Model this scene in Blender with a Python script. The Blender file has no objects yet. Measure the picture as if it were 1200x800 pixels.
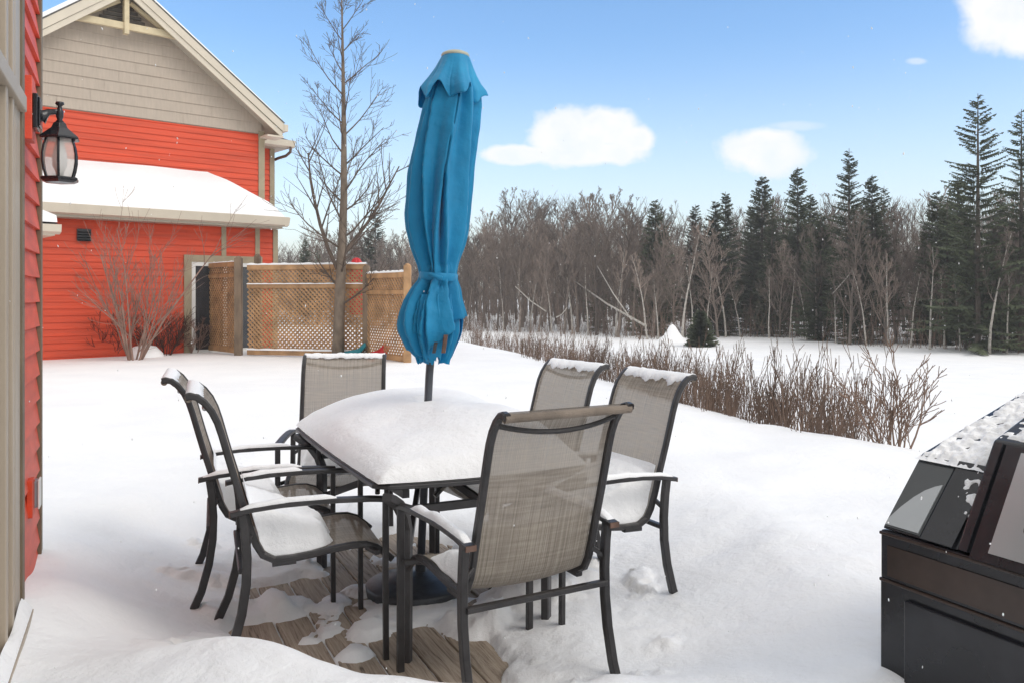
import bpy, math, random
from mathutils import Vector, Matrix, noise
R = math.radians
SC = bpy.context.scene
COL = SC.collection
F, HZ, EYE = 1000.0, 346.0, 1.45          # focal length and horizon of the photo (px), eye height (m)

def gp(px, py, z=0.0):                    # measured point of the photo at height z -> place on the site
    d = (EYE - z) * F / (py - HZ)
    return Vector(((px - 600) / F * d, d, z))
def dp(px, py, d):
    return Vector(((px - 600) / F * d, d, EYE + (HZ - py) / F * d))
def sstep(a, b, x):
    t = max(0.0, min(1.0, (x - a) / (b - a)))
    return t * t * (3 - 2 * t)
def lerp(a, b, t): return a + (b - a) * t
def interp(pts, x):
    if x <= pts[0][0]: return pts[0][1]
    for (x0, y0), (x1, y1) in zip(pts, pts[1:]):
        if x <= x1: return lerp(y0, y1, (x - x0) / (x1 - x0))
    return pts[-1][1]
def nz(x, y, z=0.0): return noise.noise(Vector((x, y, z)))

# ------------------------------------------------------------------ materials
def newmat(name):
    m = bpy.data.materials.new(name); m.use_nodes = True
    nt = m.node_tree; b = nt.nodes['Principled BSDF']
    return m, nt, b
def N(nt, typ, **kw):
    n = nt.nodes.new(typ)
    for k, v in kw.items():
        if k in n.inputs: n.inputs[k].default_value = v
        else: setattr(n, k, v)
    return n
def ramp(nt, fac, stops):
    r = nt.nodes.new('ShaderNodeValToRGB')
    e = r.color_ramp.elements
    while len(e) < len(stops): e.new(0.5)
    for el, (p, c) in zip(e, stops):
        el.position = p; el.color = (*c, 1) if len(c) == 3 else c
    nt.links.new(fac, r.inputs[0]); return r
def mat(name, col, rough=0.6, var=0.15, scale=6.0, bump=0.0, bscale=40.0, metal=0.0, stretch=(1, 1, 1), objvar=0.0, spec=0.5, detail=5.0, sub=0.0):
    m, nt, b = newmat(name)
    tc = N(nt, 'ShaderNodeTexCoord'); mp = N(nt, 'ShaderNodeMapping'); mp.inputs['Scale'].default_value = stretch
    nt.links.new(tc.outputs['Object'], mp.inputs[0])
    t = N(nt, 'ShaderNodeTexNoise', Scale=scale, Detail=detail); nt.links.new(mp.outputs[0], t.inputs['Vector'])
    lo = tuple(c * (1 - var) for c in col); hi = tuple(min(1, c * (1 + var)) for c in col)
    r = ramp(nt, t.outputs['Fac'], [(0.3, lo), (0.7, hi)])
    out = r.outputs[0]
    if objvar:
        oi = N(nt, 'ShaderNodeObjectInfo')
        mr = N(nt, 'ShaderNodeMapRange'); mr.inputs[3].default_value = 1 - objvar; mr.inputs[4].default_value = 1 + objvar
        nt.links.new(oi.outputs['Random'], mr.inputs[0])
        hs = N(nt, 'ShaderNodeHueSaturation'); nt.links.new(mr.outputs[0], hs.inputs['Value']); nt.links.new(out, hs.inputs['Color'])
        out = hs.outputs[0]
    nt.links.new(out, b.inputs['Base Color'])
    b.inputs['Roughness'].default_value = rough; b.inputs['Metallic'].default_value = metal
    b.inputs['Specular IOR Level'].default_value = spec
    if sub: b.inputs['Subsurface Weight'].default_value = sub; b.inputs['Subsurface Scale'].default_value = 0.02
    if bump:
        t2 = N(nt, 'ShaderNodeTexNoise', Scale=bscale, Detail=6.0); nt.links.new(mp.outputs[0], t2.inputs['Vector'])
        bp = N(nt, 'ShaderNodeBump', Strength=bump, Distance=0.01)
        nt.links.new(t2.outputs['Fac'], bp.inputs['Height']); nt.links.new(bp.outputs[0], b.inputs['Normal'])
    return m

def snow_mat():
    m, nt, b = newmat('snow')
    g = N(nt, 'ShaderNodeNewGeometry')
    t = N(nt, 'ShaderNodeTexNoise', Scale=1.3, Detail=6.0); nt.links.new(g.outputs['Position'], t.inputs['Vector'])
    r = ramp(nt, t.outputs['Fac'], [(0.3, (0.86, 0.87, 0.89)), (0.7, (0.93, 0.935, 0.945))])
    nt.links.new(r.outputs[0], b.inputs['Base Color'])
    b.inputs['Roughness'].default_value = 0.75; b.inputs['Specular IOR Level'].default_value = 0.25
    t1 = N(nt, 'ShaderNodeTexNoise', Scale=9.0, Detail=8.0, Roughness=0.62); nt.links.new(g.outputs['Position'], t1.inputs['Vector'])
    t2 = N(nt, 'ShaderNodeTexNoise', Scale=260.0, Detail=3.0); nt.links.new(g.outputs['Position'], t2.inputs['Vector'])
    b1 = N(nt, 'ShaderNodeBump', Strength=0.5, Distance=0.03); nt.links.new(t1.outputs['Fac'], b1.inputs['Height'])
    t3 = N(nt, 'ShaderNodeTexNoise', Scale=45.0, Detail=5.0); nt.links.new(g.outputs['Position'], t3.inputs['Vector']); b3 = N(nt, 'ShaderNodeBump', Strength=0.35, Distance=0.008); nt.links.new(t3.outputs['Fac'], b3.inputs['Height']); nt.links.new(b1.outputs[0], b3.inputs['Normal'])
    b2 = N(nt, 'ShaderNodeBump', Strength=0.55, Distance=0.003); nt.links.new(t2.outputs['Fac'], b2.inputs['Height'])
    nt.links.new(b3.outputs[0], b2.inputs['Normal']); nt.links.new(b2.outputs[0], b.inputs['Normal'])
    return m

def sling_mat():
    m, nt, b = newmat('sling_mesh')
    tc = N(nt, 'ShaderNodeTexCoord')
    mp = N(nt, 'ShaderNodeMapping'); mp.inputs['Scale'].default_value = (110, 1.6, 1)
    nt.links.new(tc.outputs['UV'], mp.inputs[0])
    t = N(nt, 'ShaderNodeTexNoise', Scale=2.0, Detail=5.0); nt.links.new(mp.outputs[0], t.inputs['Vector'])
    mp2 = N(nt, 'ShaderNodeMapping'); mp2.inputs['Scale'].default_value = (1.5, 70, 1)
    nt.links.new(tc.outputs['UV'], mp2.inputs[0])
    t2 = N(nt, 'ShaderNodeTexNoise', Scale=2.0, Detail=5.0); nt.links.new(mp2.outputs[0], t2.inputs['Vector'])
    mx = N(nt, 'ShaderNodeMix', data_type='FLOAT'); mx.inputs[0].default_value = 0.3
    nt.links.new(t.outputs['Fac'], mx.inputs[2]); nt.links.new(t2.outputs['Fac'], mx.inputs[3])
    r = ramp(nt, mx.outputs[0], [(0.34, (0.20, 0.172, 0.142)), (0.5, (0.35, 0.305, 0.255)), (0.66, (0.52, 0.465, 0.39))])
    nt.links.new(r.outputs[0], b.inputs['Base Color']); b.inputs['Roughness'].default_value = 0.7
    al = ramp(nt, mx.outputs[0], [(0.36, (0.80,) * 3), (0.62, (0.97,) * 3)])
    tr = N(nt, 'ShaderNodeBsdfTransparent'); ms = N(nt, 'ShaderNodeMixShader')
    tl = N(nt, 'ShaderNodeBsdfTranslucent'); nt.links.new(r.outputs[0], tl.inputs[0])
    ms2 = N(nt, 'ShaderNodeMixShader'); ms2.inputs[0].default_value = 0.3
    nt.links.new(b.outputs[0], ms2.inputs[1]); nt.links.new(tl.outputs[0], ms2.inputs[2])
    nt.links.new(al.outputs[0], ms.inputs[0]); nt.links.new(tr.outputs[0], ms.inputs[1]); nt.links.new(ms2.outputs[0], ms.inputs[2])
    nt.links.new(ms.outputs[0], nt.nodes['Material Output'].inputs[0])
    return m

def canopy_mat():
    m, nt, b = newmat('canopy_cloth')
    tc = N(nt, 'ShaderNodeTexCoord')
    t = N(nt, 'ShaderNodeTexNoise', Scale=5.0, Detail=6.0); nt.links.new(tc.outputs['Object'], t.inputs['Vector'])
    r = ramp(nt, t.outputs['Fac'], [(0.3, (0.002, 0.23, 0.46)), (0.55, (0.003, 0.28, 0.55)), (0.75, (0.012, 0.35, 0.64))])
    nt.links.new(r.outputs[0], b.inputs['Base Color']); b.inputs['Roughness'].default_value = 0.65
    b.inputs['Sheen Weight'].default_value = 0.15
    t2 = N(nt, 'ShaderNodeTexNoise', Scale=14.0, Detail=4.0); nt.links.new(tc.outputs['Object'], t2.inputs['Vector'])
    bp = N(nt, 'ShaderNodeBump', Strength=0.5, Distance=0.02); nt.links.new(t2.outputs['Fac'], bp.inputs['Height'])
    nt.links.new(bp.outputs[0], b.inputs['Normal'])
    tl = N(nt, 'ShaderNodeBsdfTranslucent'); nt.links.new(r.outputs[0], tl.inputs[0])
    ms = N(nt, 'ShaderNodeMixShader'); ms.inputs[0].default_value = 0.18
    nt.links.new(b.outputs[0], ms.inputs[1]); nt.links.new(tl.outputs[0], ms.inputs[2])
    nt.links.new(ms.outputs[0], nt.nodes['Material Output'].inputs[0])
    return m

def deck_mat():
    m, nt, b = newmat('deck_wood')
    tc = N(nt, 'ShaderNodeTexCoord')
    mp = N(nt, 'ShaderNodeMapping'); mp.inputs['Scale'].default_value = (1.4, 26, 26)
    nt.links.new(tc.outputs['Object'], mp.inputs[0])
    t = N(nt, 'ShaderNodeTexNoise', Scale=2.2, Detail=9.0, Roughness=0.7, Distortion=1.2); nt.links.new(mp.outputs[0], t.inputs['Vector'])
    r = ramp(nt, t.outputs['Fac'], [(0.34, (0.12, 0.09, 0.068)), (0.46, (0.36, 0.29, 0.225)), (0.66, (0.52, 0.44, 0.355))])
    nt.links.new(r.outputs[0], b.inputs['Base Color']); b.inputs['Roughness'].default_value = 0.8
    bp = N(nt, 'ShaderNodeBump', Strength=0.7, Distance=0.006); nt.links.new(t.outputs['Fac'], bp.inputs['Height'])
    nt.links.new(bp.outputs[0], b.inputs['Normal'])
    return m

def glass_mat(name, col=(0.8, 0.85, 0.9), rough=0.03, tr=0.6):
    m, nt, b = newmat(name)
    b.inputs['Base Color'].default_value = (*col, 1); b.inputs['Roughness'].default_value = rough
    b.inputs['Specular IOR Level'].default_value = 0.8
    t = N(nt, 'ShaderNodeBsdfTransparent'); ms = N(nt, 'ShaderNodeMixShader'); ms.inputs[0].default_value = tr
    nt.links.new(b.outputs[0], ms.inputs[1]); nt.links.new(t.outputs[0], ms.inputs[2])
    nt.links.new(ms.outputs[0], nt.nodes['Material Output'].inputs[0])
    return m

SNOW = snow_mat(); SLING = sling_mat(); CANOPY = canopy_mat(); DECK = deck_mat()
METAL = mat('dark_metal', (0.030, 0.028, 0.029), 0.36, 0.35, 14, 0.15, 90)
METAL2 = mat('grey_table_metal', (0.05, 0.048, 0.05), 0.42, 0.3, 10, 0.1, 80)
RUST = mat('worn_bronze', (0.13, 0.075, 0.055), 0.55, 0.4, 30)
BASEM = mat('black_resin', (0.042, 0.046, 0.053), 0.38, 0.35, 22, 0.2, 160)
BLACKM = mat('black_enamel', (0.014, 0.015, 0.019), 0.22, 0.5, 5, 0.12, 20)
BROWNB = mat('brown_enamel', (0.035, 0.022, 0.017), 0.25, 0.5, 4, 0.1, 30)
STEEL = mat('snow_reflecting_pane', (0.40, 0.42, 0.43), 0.2, 0.12, 2, 0.03, 12, metal=0.35)  # pale grey base paints in the reflection of the snow
POLE = mat('pole_metal', (0.06, 0.066, 0.078), 0.35, 0.2, 9)
RED1 = mat('red_siding', (0.60, 0.062, 0.018), 0.55, 0.17, 3, 0.25, 60, stretch=(0.3, 1, 4))
RED2 = mat('orange_red_siding', (0.66, 0.085, 0.04), 0.5, 0.17, 4, 0.25, 60, stretch=(1, 1, 4))
SHING = mat('beige_shingle', (0.43, 0.365, 0.30), 0.7, 0.07, 5, 0.3, 50, stretch=(5, 1, 0.7))
TAN = mat('tan_trim', (0.33, 0.275, 0.185), 0.6, 0.10, 5, 0.1, 50)
TANF = mat('taupe_frame', (0.40, 0.34, 0.27), 0.45, 0.06, 2, 0.05, 40)
BROWNT = mat('brown_corner', (0.17, 0.13, 0.085), 0.6, 0.2, 6, 0.2, 50)
CREAM = mat('cream_fascia', (0.60, 0.54, 0.44), 0.5, 0.05, 3)
SOFFIT = mat('soffit', (0.42, 0.38, 0.31), 0.6, 0.06, 3)
BEAM = mat('cream_timber', (0.58, 0.49, 0.32), 0.6, 0.1, 6, 0.2, 50)
LOUVREM = mat('dark_louvre', (0.10, 0.09, 0.08), 0.7, 0.2, 8)  # dark grey brown of the gable slats
WHITE = mat('white_vinyl', (0.72, 0.72, 0.70), 0.5, 0.04, 4)
GLASSD = glass_mat('window_glass', (0.05, 0.06, 0.07), 0.04, 0.25)
GLASSL = glass_mat('lantern_glass', (0.75, 0.72, 0.66), 0.08, 0.55)
SMOKE = mat('dark_glass', (0.06, 0.066, 0.07), 0.12, 0.2, 3)
FROST = mat('frosted_bulb', (0.75, 0.76, 0.78), 0.5, 0.03, 8)
WOOD = mat('cedar', (0.42, 0.245, 0.12), 0.7, 0.3, 5, 0.4, 60, stretch=(1, 1, 1))
WOODD = mat('weathered_post', (0.20, 0.145, 0.10), 0.8, 0.35, 9, 0.5, 70, stretch=(1, 1, .25))
BARK = mat('yard_tree_bark', (0.16, 0.125, 0.095), 0.85, 0.35, 12, 0.6, 40, stretch=(1, 1, .4))
TWIG = mat('yard_tree_twig', (0.10, 0.075, 0.06), 0.85, 0.3, 6)
SHRUBM = mat('shrub_twig', (0.26, 0.165, 0.13), 0.85, 0.3, 5)
REDSTEM = mat('thicket_stem', (0.15, 0.10, 0.074), 0.85, 0.35, 5, objvar=0.35)
DARKBR = mat('dark_brush', (0.07, 0.03, 0.022), 0.9, 0.4, 5)
FBARK = mat('forest_bark', (0.19, 0.155, 0.132), 0.9, 0.3, 3, objvar=0.5)
FTWIG = mat('forest_twig', (0.185, 0.145, 0.122), 0.9, 0.3, 1, objvar=0.5)
BIRCH = mat('birch_bark', (0.42, 0.39, 0.35), 0.8, 0.35, 6, objvar=0.1)
NEEDLE = mat('spruce_needles', (0.072, 0.088, 0.046), 0.85, 0.45, 1.6, objvar=0.3)
SBARK = mat('spruce_bark', (0.10, 0.08, 0.065), 0.9, 0.3, 5)
BRUSH = mat('undergrowth', (0.17, 0.115, 0.088), 0.9, 0.45, 0.25)
REDP = mat('red_plastic', (0.55, 0.012, 0.02), 0.4, 0.05, 5)
TEALP = mat('teal_plastic', (0.01, 0.22, 0.27), 0.35, 0.05, 5)
GREY = mat('grey_plastic', (0.22, 0.23, 0.25), 0.4, 0.1, 8)
ROOFM = mat('asphalt_shingle', (0.10, 0.095, 0.09), 0.9, 0.3, 20, 0.5, 90)

# ------------------------------------------------------------------ mesh builder
class MB:
    def __init__(s): s.v = []; s.f = []; s.uv = None
    def add(s, vs, fs):
        o = len(s.v); s.v += [tuple(p) for p in vs]; s.f += [tuple(i + o for i in q) for q in fs]
    def box(s, x0, x1, y0, y1, z0, z1, M=None):
        vs = [Vector((x, y, z)) for z in (z0, z1) for y in (y0, y1) for x in (x0, x1)]
        if M: vs = [M @ p for p in vs]
        s.add(vs, [(0, 2, 3, 1), (4, 5, 7, 6), (0, 1, 5, 4), (2, 6, 7, 3), (1, 3, 7, 5), (0, 4, 6, 2)]); return s
    def bar(s, p0, p1, w, h, up=(0, 0, 1)):
        p0 = Vector(p0); p1 = Vector(p1); d = (p1 - p0).normalized(); up = Vector(up)
        sd = d.cross(up)
        if sd.length < 1e-4: sd = d.cross(Vector((1, 0, 0)))
        sd.normalize(); u = sd.cross(d).normalized()
        vs = [p + sd * a * w / 2 + u * b * h / 2 for p in (p0, p1) for a, b in ((-1, -1), (1, -1), (1, 1), (-1, 1))]
        s.add(vs, [(3, 2, 1, 0), (4, 5, 6, 7), (0, 1, 5, 4), (1, 2, 6, 5), (2, 3, 7, 6), (3, 0, 4, 7)]); return s
    def sweep(s, pts, w, h, side, rnd=0.3, taper=None):      # flat bar swept along a path, side = fixed sideways axis, rounded corners
        pts = [Vector(p) for p in pts]; side = Vector(side).normalized(); n = len(pts); vs = []; k = 8
        for i, p in enumerate(pts):
            t = (pts[min(i + 1, n - 1)] - pts[max(i - 1, 0)]).normalized()
            u = side.cross(t).normalized(); sc = taper[i] if taper else 1
            a, b = w / 2 * sc, h / 2 * sc; c = rnd
            for x, y in ((-1, -1 + c), (-1 + c, -1), (1 - c, -1), (1, -1 + c), (1, 1 - c), (1 - c, 1), (-1 + c, 1), (-1, 1 - c)):
                vs.append(p + side * x * a + u * y * b)
        fs = [(i * k + j, i * k + (j + 1) % k, (i + 1) * k + (j + 1) % k, (i + 1) * k + j) for i in range(n - 1) for j in range(k)]
        fs += [tuple(range(k))[::-1], tuple(range((n - 1) * k, n * k))]
        s.add(vs, fs); return s
    def tube(s, pts, rad, k=8, cap=True):
        pts = [Vector(p) for p in pts]; n = len(pts)
        if not hasattr(rad, '__len__'): rad = [rad] * n
        t = (pts[1] - pts[0]).normalized()
        u = t.orthogonal().normalized(); vs = []
        for i, p in enumerate(pts):
            t = (pts[min(i + 1, n - 1)] - pts[max(i - 1, 0)])
            if t.length < 1e-9: t = Vector((0, 0, 1))
            t.normalize(); u = (u - t * u.dot(t))
            if u.length < 1e-5: u = t.orthogonal()
            u.normalize(); w = t.cross(u)
            for j in range(k):
                a = 2 * math.pi * j / k
                vs.append(p + (u * math.cos(a) + w * math.sin(a)) * rad[i])
        fs = [(i * k + j, i * k + (j + 1) % k, (i + 1) * k + (j + 1) % k, (i + 1) * k + j) for i in range(n - 1) for j in range(k)]
        if cap: fs += [tuple(range(k))[::-1], tuple(range((n - 1) * k, n * k))]
        s.add(vs, fs); return s
    def lathe(s, prof, c=(0, 0, 0), k=32, M=None, cap=True):
        vs = []
        for r, z in prof:
            for j in range(k):
                a = 2 * math.pi * j / k
                p = Vector((c[0] + r * math.cos(a), c[1] + r * math.sin(a), c[2] + z))
                vs.append(M @ p if M else p)
        n = len(prof)
        fs = [(i * k + j, i * k + (j + 1) % k, (i + 1) * k + (j + 1) % k, (i + 1) * k + j) for i in range(n - 1) for j in range(k)]
        if cap: fs += [tuple(range(k))[::-1], tuple(range((n - 1) * k, n * k))]
        s.add(vs, fs); return s
    def prism(s, poly, fa, fb):                              # poly of 2D points, fa/fb map (a,b)->3D for both ends
        n = len(poly)
        s.add([fa(*p) for p in poly] + [fb(*p) for p in poly],
              [tuple(range(n))[::-1], tuple(range(n, 2 * n))] + [(i, (i + 1) % n, n + (i + 1) % n, n + i) for i in range(n)]); return s
    def grid(s, rows, closed=False):
        m = len(rows[0]); vs = [p for r in rows for p in r]
        fs = [(i * m + j, i * m + (j + 1) % m, (i + 1) * m + (j + 1) % m, (i + 1) * m + j)
              for i in range(len(rows) - 1) for j in range(m if closed else m - 1)]
        s.add(vs, fs); return s
    def build(s, name, m, parent=None, smooth=False, bevel=0, fixn=False):
        me = bpy.data.meshes.new(name); me.from_pydata(s.v, [], s.f); me.validate()
        if smooth: me.polygons.foreach_set('use_smooth', [True] * len(me.polygons))
        me.materials.append(m); me.update()
        if fixn:
            import bmesh
            bm = bmesh.new(); bm.from_mesh(me); bmesh.ops.recalc_face_normals(bm, faces=bm.faces); bm.to_mesh(me); bm.free()
        o = bpy.data.objects.new(name, me); COL.objects.link(o)
        if parent: o.parent = parent
        if bevel:
            b = o.modifiers.new('b', 'BEVEL'); b.width = bevel; b.segments = 2; b.limit_method = 'ANGLE'
        if smooth == 'auto':
            pass
        return o

def tag(o, label=None, cat=None, group=None, kind=None):
    if label: o['label'] = label
    if cat: o['category'] = cat
    if group: o['group'] = group
    if kind: o['kind'] = kind
    return o
def empty(name, loc, rz=0, label=None, cat=None, group=None):
    o = bpy.data.objects.new(name, None); COL.objects.link(o); o.location = loc; o.rotation_euler = (0, 0, rz)
    o.empty_display_size = 0.1
    return tag(o, label, cat, group)
def copy_tree(o, parent=None):
    c = o.copy(); COL.objects.link(c)
    if parent: c.parent = parent
    for ch in [x for x in bpy.data.objects if x.parent == o]: copy_tree(ch, c)
    return c

# ------------------------------------------------------------------ site directions
A = Vector((-0.42, 0.907, 0)).normalized()       # along the deck boards and the near wall
B = Vector((A.y, -A.x, 0))                       # across, away from the near wall

# ------------------------------------------------------------------ ground heights
RIDGE = [(14, -9), (7.5, 1.0), (4.6, 4.4), (2.97, 6.25), (1.84, 8.0), (1.1, 11.06), (0.2, 15.2), (-0.78, 19.5), (-2.6, 25), (-9, 31), (-25, 38), (-120, 60)]
def poly_sd(pts, x, y, closed=False):
    best = 1e9; sg = 1; n = len(pts); inside = False
    for i in range(n if closed else n - 1):
        ax, ay = pts[i]; bx, by = pts[(i + 1) % n]
        dx, dy = bx - ax, by - ay; t = ((x - ax) * dx + (y - ay) * dy) / (dx * dx + dy * dy); t = max(0, min(1, t))
        ex, ey = x - ax - t * dx, y - ay - t * dy; d = ex * ex + ey * ey
        if d < best - 1e-9: best = d; sg = 1 if dx * (y - ay) - dy * (x - ax) < 0 else -1
        if closed and (ay > y) != (by > y) and x < (bx - ax) * (y - ay) / (by - ay) + ax: inside = not inside
    d = math.sqrt(best)
    return (-d if inside else d) if closed else d * sg
def plan(l): return [tuple(gp(a, b)[:2]) for a, b in l]
LOWP = plan([(205, 720), (250, 655), (300, 625), (390, 590), (540, 575), (640, 590), (690, 640), (735, 720), (745, 800), (640, 850), (480, 850), (380, 815), (290, 800), (225, 780)])
EXPP = plan([(268, 735), (298, 690), (380, 675), (398, 640), (470, 622), (520, 640), (556, 676), (598, 684), (562, 702), (540, 716), (575, 742), (588, 790), (600, 835), (480, 845), (400, 815), (300, 795)])
GB = [(gp(308, 719), 0.12, 0.03), (gp(338, 714), 0.11, 0.03), (gp(487, 712), 0.24, 0.012), (gp(428, 742), 0.085, 0.035), (gp(425, 695), 0.08, 0.03), (gp(418, 768), 0.06, 0.03), (gp(640, 705), 0.2, 0.05), (gp(560, 735), 0.12, 0.035)]
def ground_far(x, y):
    s = poly_sd(RIDGE, x, y)
    d = math.hypot(x, y)
    drop = 1.62 * sstep(-0.3, 5.5, s) 
    z = 0.3 - drop + 0.0
    if s > 3: z += 0.10 * sstep(3, 12, s) * nz(x * .09, y * .09, 3) + 0.9 * sstep(62, 110, d)
    # slight swell
    z += 0.035 * nz(x * .35, y * .35, 1) * sstep(1, 6, d)
    return z
def ground(x, y):
    z = ground_far(x, y)
    if -4 < x < 4 and 1.0 < y < 8:
        z += 0.05 * nz(x * .9, y * .9, 5) + 0.022 * nz(x * 2.6, y * 2.6, 7) + .006 * nz(x * 8, y * 8, 7)
        z += 0.05 * math.exp(-(((x - 1.25) / .6) ** 2 + ((y - 3.5) / .7) ** 2)) + 0.07 * math.exp(-(((x + .75) / .5) ** 2 + ((y - 2.7) / .3) ** 2))
        z += 0.06 * math.exp(-(((x + 1.75) / .25) ** 2 + ((y - 3.6) / .5) ** 2)) - 0.07 * math.exp(-(((x + 2.05) / .3) ** 2 + ((y - 4.5) / .35) ** 2))
        sd = poly_sd(LOWP, x, y, True) + 0.05 * nz(x * 3, y * 3, 9)
        far = sstep(3.3, 4.4, y)
        T = lerp(0.42, 0.85, far)
        T = lerp(T, 0.75, sstep(-0.9, -1.6, x)); T = lerp(T, 1.0, sstep(.25, .7, x))
        k = sstep(-0.05, T, sd)
        if sd < 0.35:
            se = poly_sd(EXPP, x, y, True) + 0.05 * nz(x * 7, y * 7, 2) + 0.02 * nz(x * 22, y * 22, 4)
            low = lerp(-0.013, 0.034, sstep(-0.015, 0.045, se)) + 0.05 * sstep(0, .35, se)
            fd_ = sstep(.35, .15, sd); low += 0.006 * fd_ * nz(x * 18, y * 18, 6) + .03 * fd_ * sstep(.36, .48, nz(x * 4.2 + 3, y * 4.2, 2) + .3 * nz(x * 20, y * 20, 2))
            for c, r, h in GB:
                q = (x - c.x) ** 2 + (y - c.y) ** 2
                if q < 6 * r * r:
                    w = math.sqrt(q) / r + 0.45 * nz(x * 9, y * 9, 8) + .15 * nz(x * 30, y * 30, 8)
                    low += fd_ * (h + 0.02) * (1 - sstep(0.75, 1.3, w))
        else: low = 0.084
        z = lerp(low, z, k)
    return z

def axis(lo, hi, c0, c1, fine):
    a = []; x = c0
    while x < c1: a.append(x); x += fine
    st = fine; x = c1
    while x < hi: a.append(x); st *= 1.085; x += min(st, 6)
    a.append(hi)
    st = fine; x = c0; b = []
    while x > lo: st *= 1.085; x -= min(st, 6); b.append(x)
    return b[::-1] + a
xs = axis(-260, 260, -2.0, 1.4, 0.022); ys = axis(-25, 420, 2.5, 4.75, 0.022)
mb = MB(); mb.grid([[(x, y, ground(x, y)) for x in xs] for y in ys])
tag(mb.build('snow_ground', SNOW, smooth=True), 'deep white snow covering the yard and the field down to the woods', kind='structure')

# deck: boards run along A
mb = MB(); w = 0.145
for i in range(-16, 15):
    off = i * (w + 0.012)
    for k, (a0, a1) in enumerate(((-3.6, 0.35 if i % 2 else 1.1), (0.355 if i % 2 else 1.105, 4.2))):
        dz = 0.0015 * ((i * 7 + k * 3) % 4)
        mb.box(a0, a1, off, off + w, -0.035, dz)
deck = mb.build('deck', DECK, bevel=0.004)
deck.location = (-0.25, 3.9, 0); deck.rotation_euler = (0, 0, math.atan2(A.y, A.x))
tag(deck, 'weathered grey brown wooden deck boards showing through the snow under the table', kind='structure')

# ------------------------------------------------------------------ patio table
TC = Vector((-0.445, 4.235, 0)); TL, TW, TH = 1.66, 0.93, 0.72
tbl = empty('patio_table', TC, math.atan2(A.y, A.x), 'dark metal rectangular patio table buried under thick snow, umbrella through its middle', 'table')
def table_outline(m=0.0, n=12, pad=0.0):
    L, W = TL / 2 - m, TW / 2 - m; pts = []
    def bulge(t, k): return k * (1 - t * t)
    rr = 0.05
    for i in range(n + 1):
        t = -1 + 2 * i / n; pts.append((-L - bulge(t, .045), t * (W - rr)))
    for i in range(n + 1):
        t = -1 + 2 * i / n; pts.append((t * (L - rr), W + bulge(t, .015)))
    for i in range(n + 1):
        t = 1 - 2 * i / n; pts.append((L + bulge(t, .045), t * (W - rr)))
    for i in range(n + 1):
        t = 1 - 2 * i / n; pts.append((t * (L - rr), -W - bulge(t, .015)))
    return pts
po = table_outline()
MB().prism(po, lambda a, b: Vector((a, b, TH - .008)), lambda a, b: Vector((a, b, TH))).build('tabletop', METAL2, tbl, bevel=0.002, fixn=True)
rim = MB(); pts = [Vector((a, b, TH - .014)) for a, b in po]
rim.sweep(pts + [pts[0]], .016, .018, (0, 0, 1)); rim.build('rim', METAL2, tbl, fixn=True)
def loc_tbl(px, py):
    p = gp(px, py) - TC; return Vector((p.dot(A), -p.dot(B), 0)) if False else Vector((p.x * A.x + p.y * A.y, -p.x * A.y + p.y * A.x, 0))
legs = [loc_tbl(476, 775), loc_tbl(640, 743), loc_tbl(378, 665)]; legs.append(legs[1] + legs[2] - legs[0])
for q in legs:
    sx = 1 if q.x > 0 else -1; sy = 1 if q.y > 0 else -1
    o = Vector((sx * .10, sy * .09, 0))
    path = [q + Vector((0, 0, z)) for z in (0.0, .15, .3, .45, .53)] + [q + o * .2 + Vector((0, 0, .59)), q + o * .55 + Vector((0, 0, .64)), q + o + Vector((0, 0, .672)), q + o * 1.3 + Vector((0, 0, .69))]
    m_ = MB(); sd = Vector((sy * -o.y * sy, o.x, 0)); sd = Vector((-o.y, o.x, 0)).normalized()
    m_.sweep(path, .044, .036, sd, .25, [.95, .97, 1, 1, 1, 1, 1, 1, .9]); m_.build('leg', METAL2, tbl, smooth=False, fixn=True)
for a, b, z_ in ((0, 1, .60), (2, 3, .60), (0, 2, .665), (1, 3, .665)):
    p, q = legs[a].copy(), legs[b].copy(); p.z = q.z = z_
    fr = MB(); fr.bar(p, q, .028, .032); fr.build('apron', METAL2, tbl)
for a, b in ((0, 3), (1, 2)):
    p, q = legs[a].copy(), legs[b].copy(); mid = (p + q) / 2; mid.z = .66
    for e in (p, q):
        br = MB(); e.z = .38; br.bar(e, mid + (e - mid).normalized() * .06, .022, .034); br.build('brace', METAL2, tbl)
ring = MB(); ring.lathe([(.028, 0), (.055, 0), (.055, .02), (.028, .02), (.028, 0)], (0.02, 0, .655), 24, cap=False); ring.build('umbrella_ring', METAL2, tbl)

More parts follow.
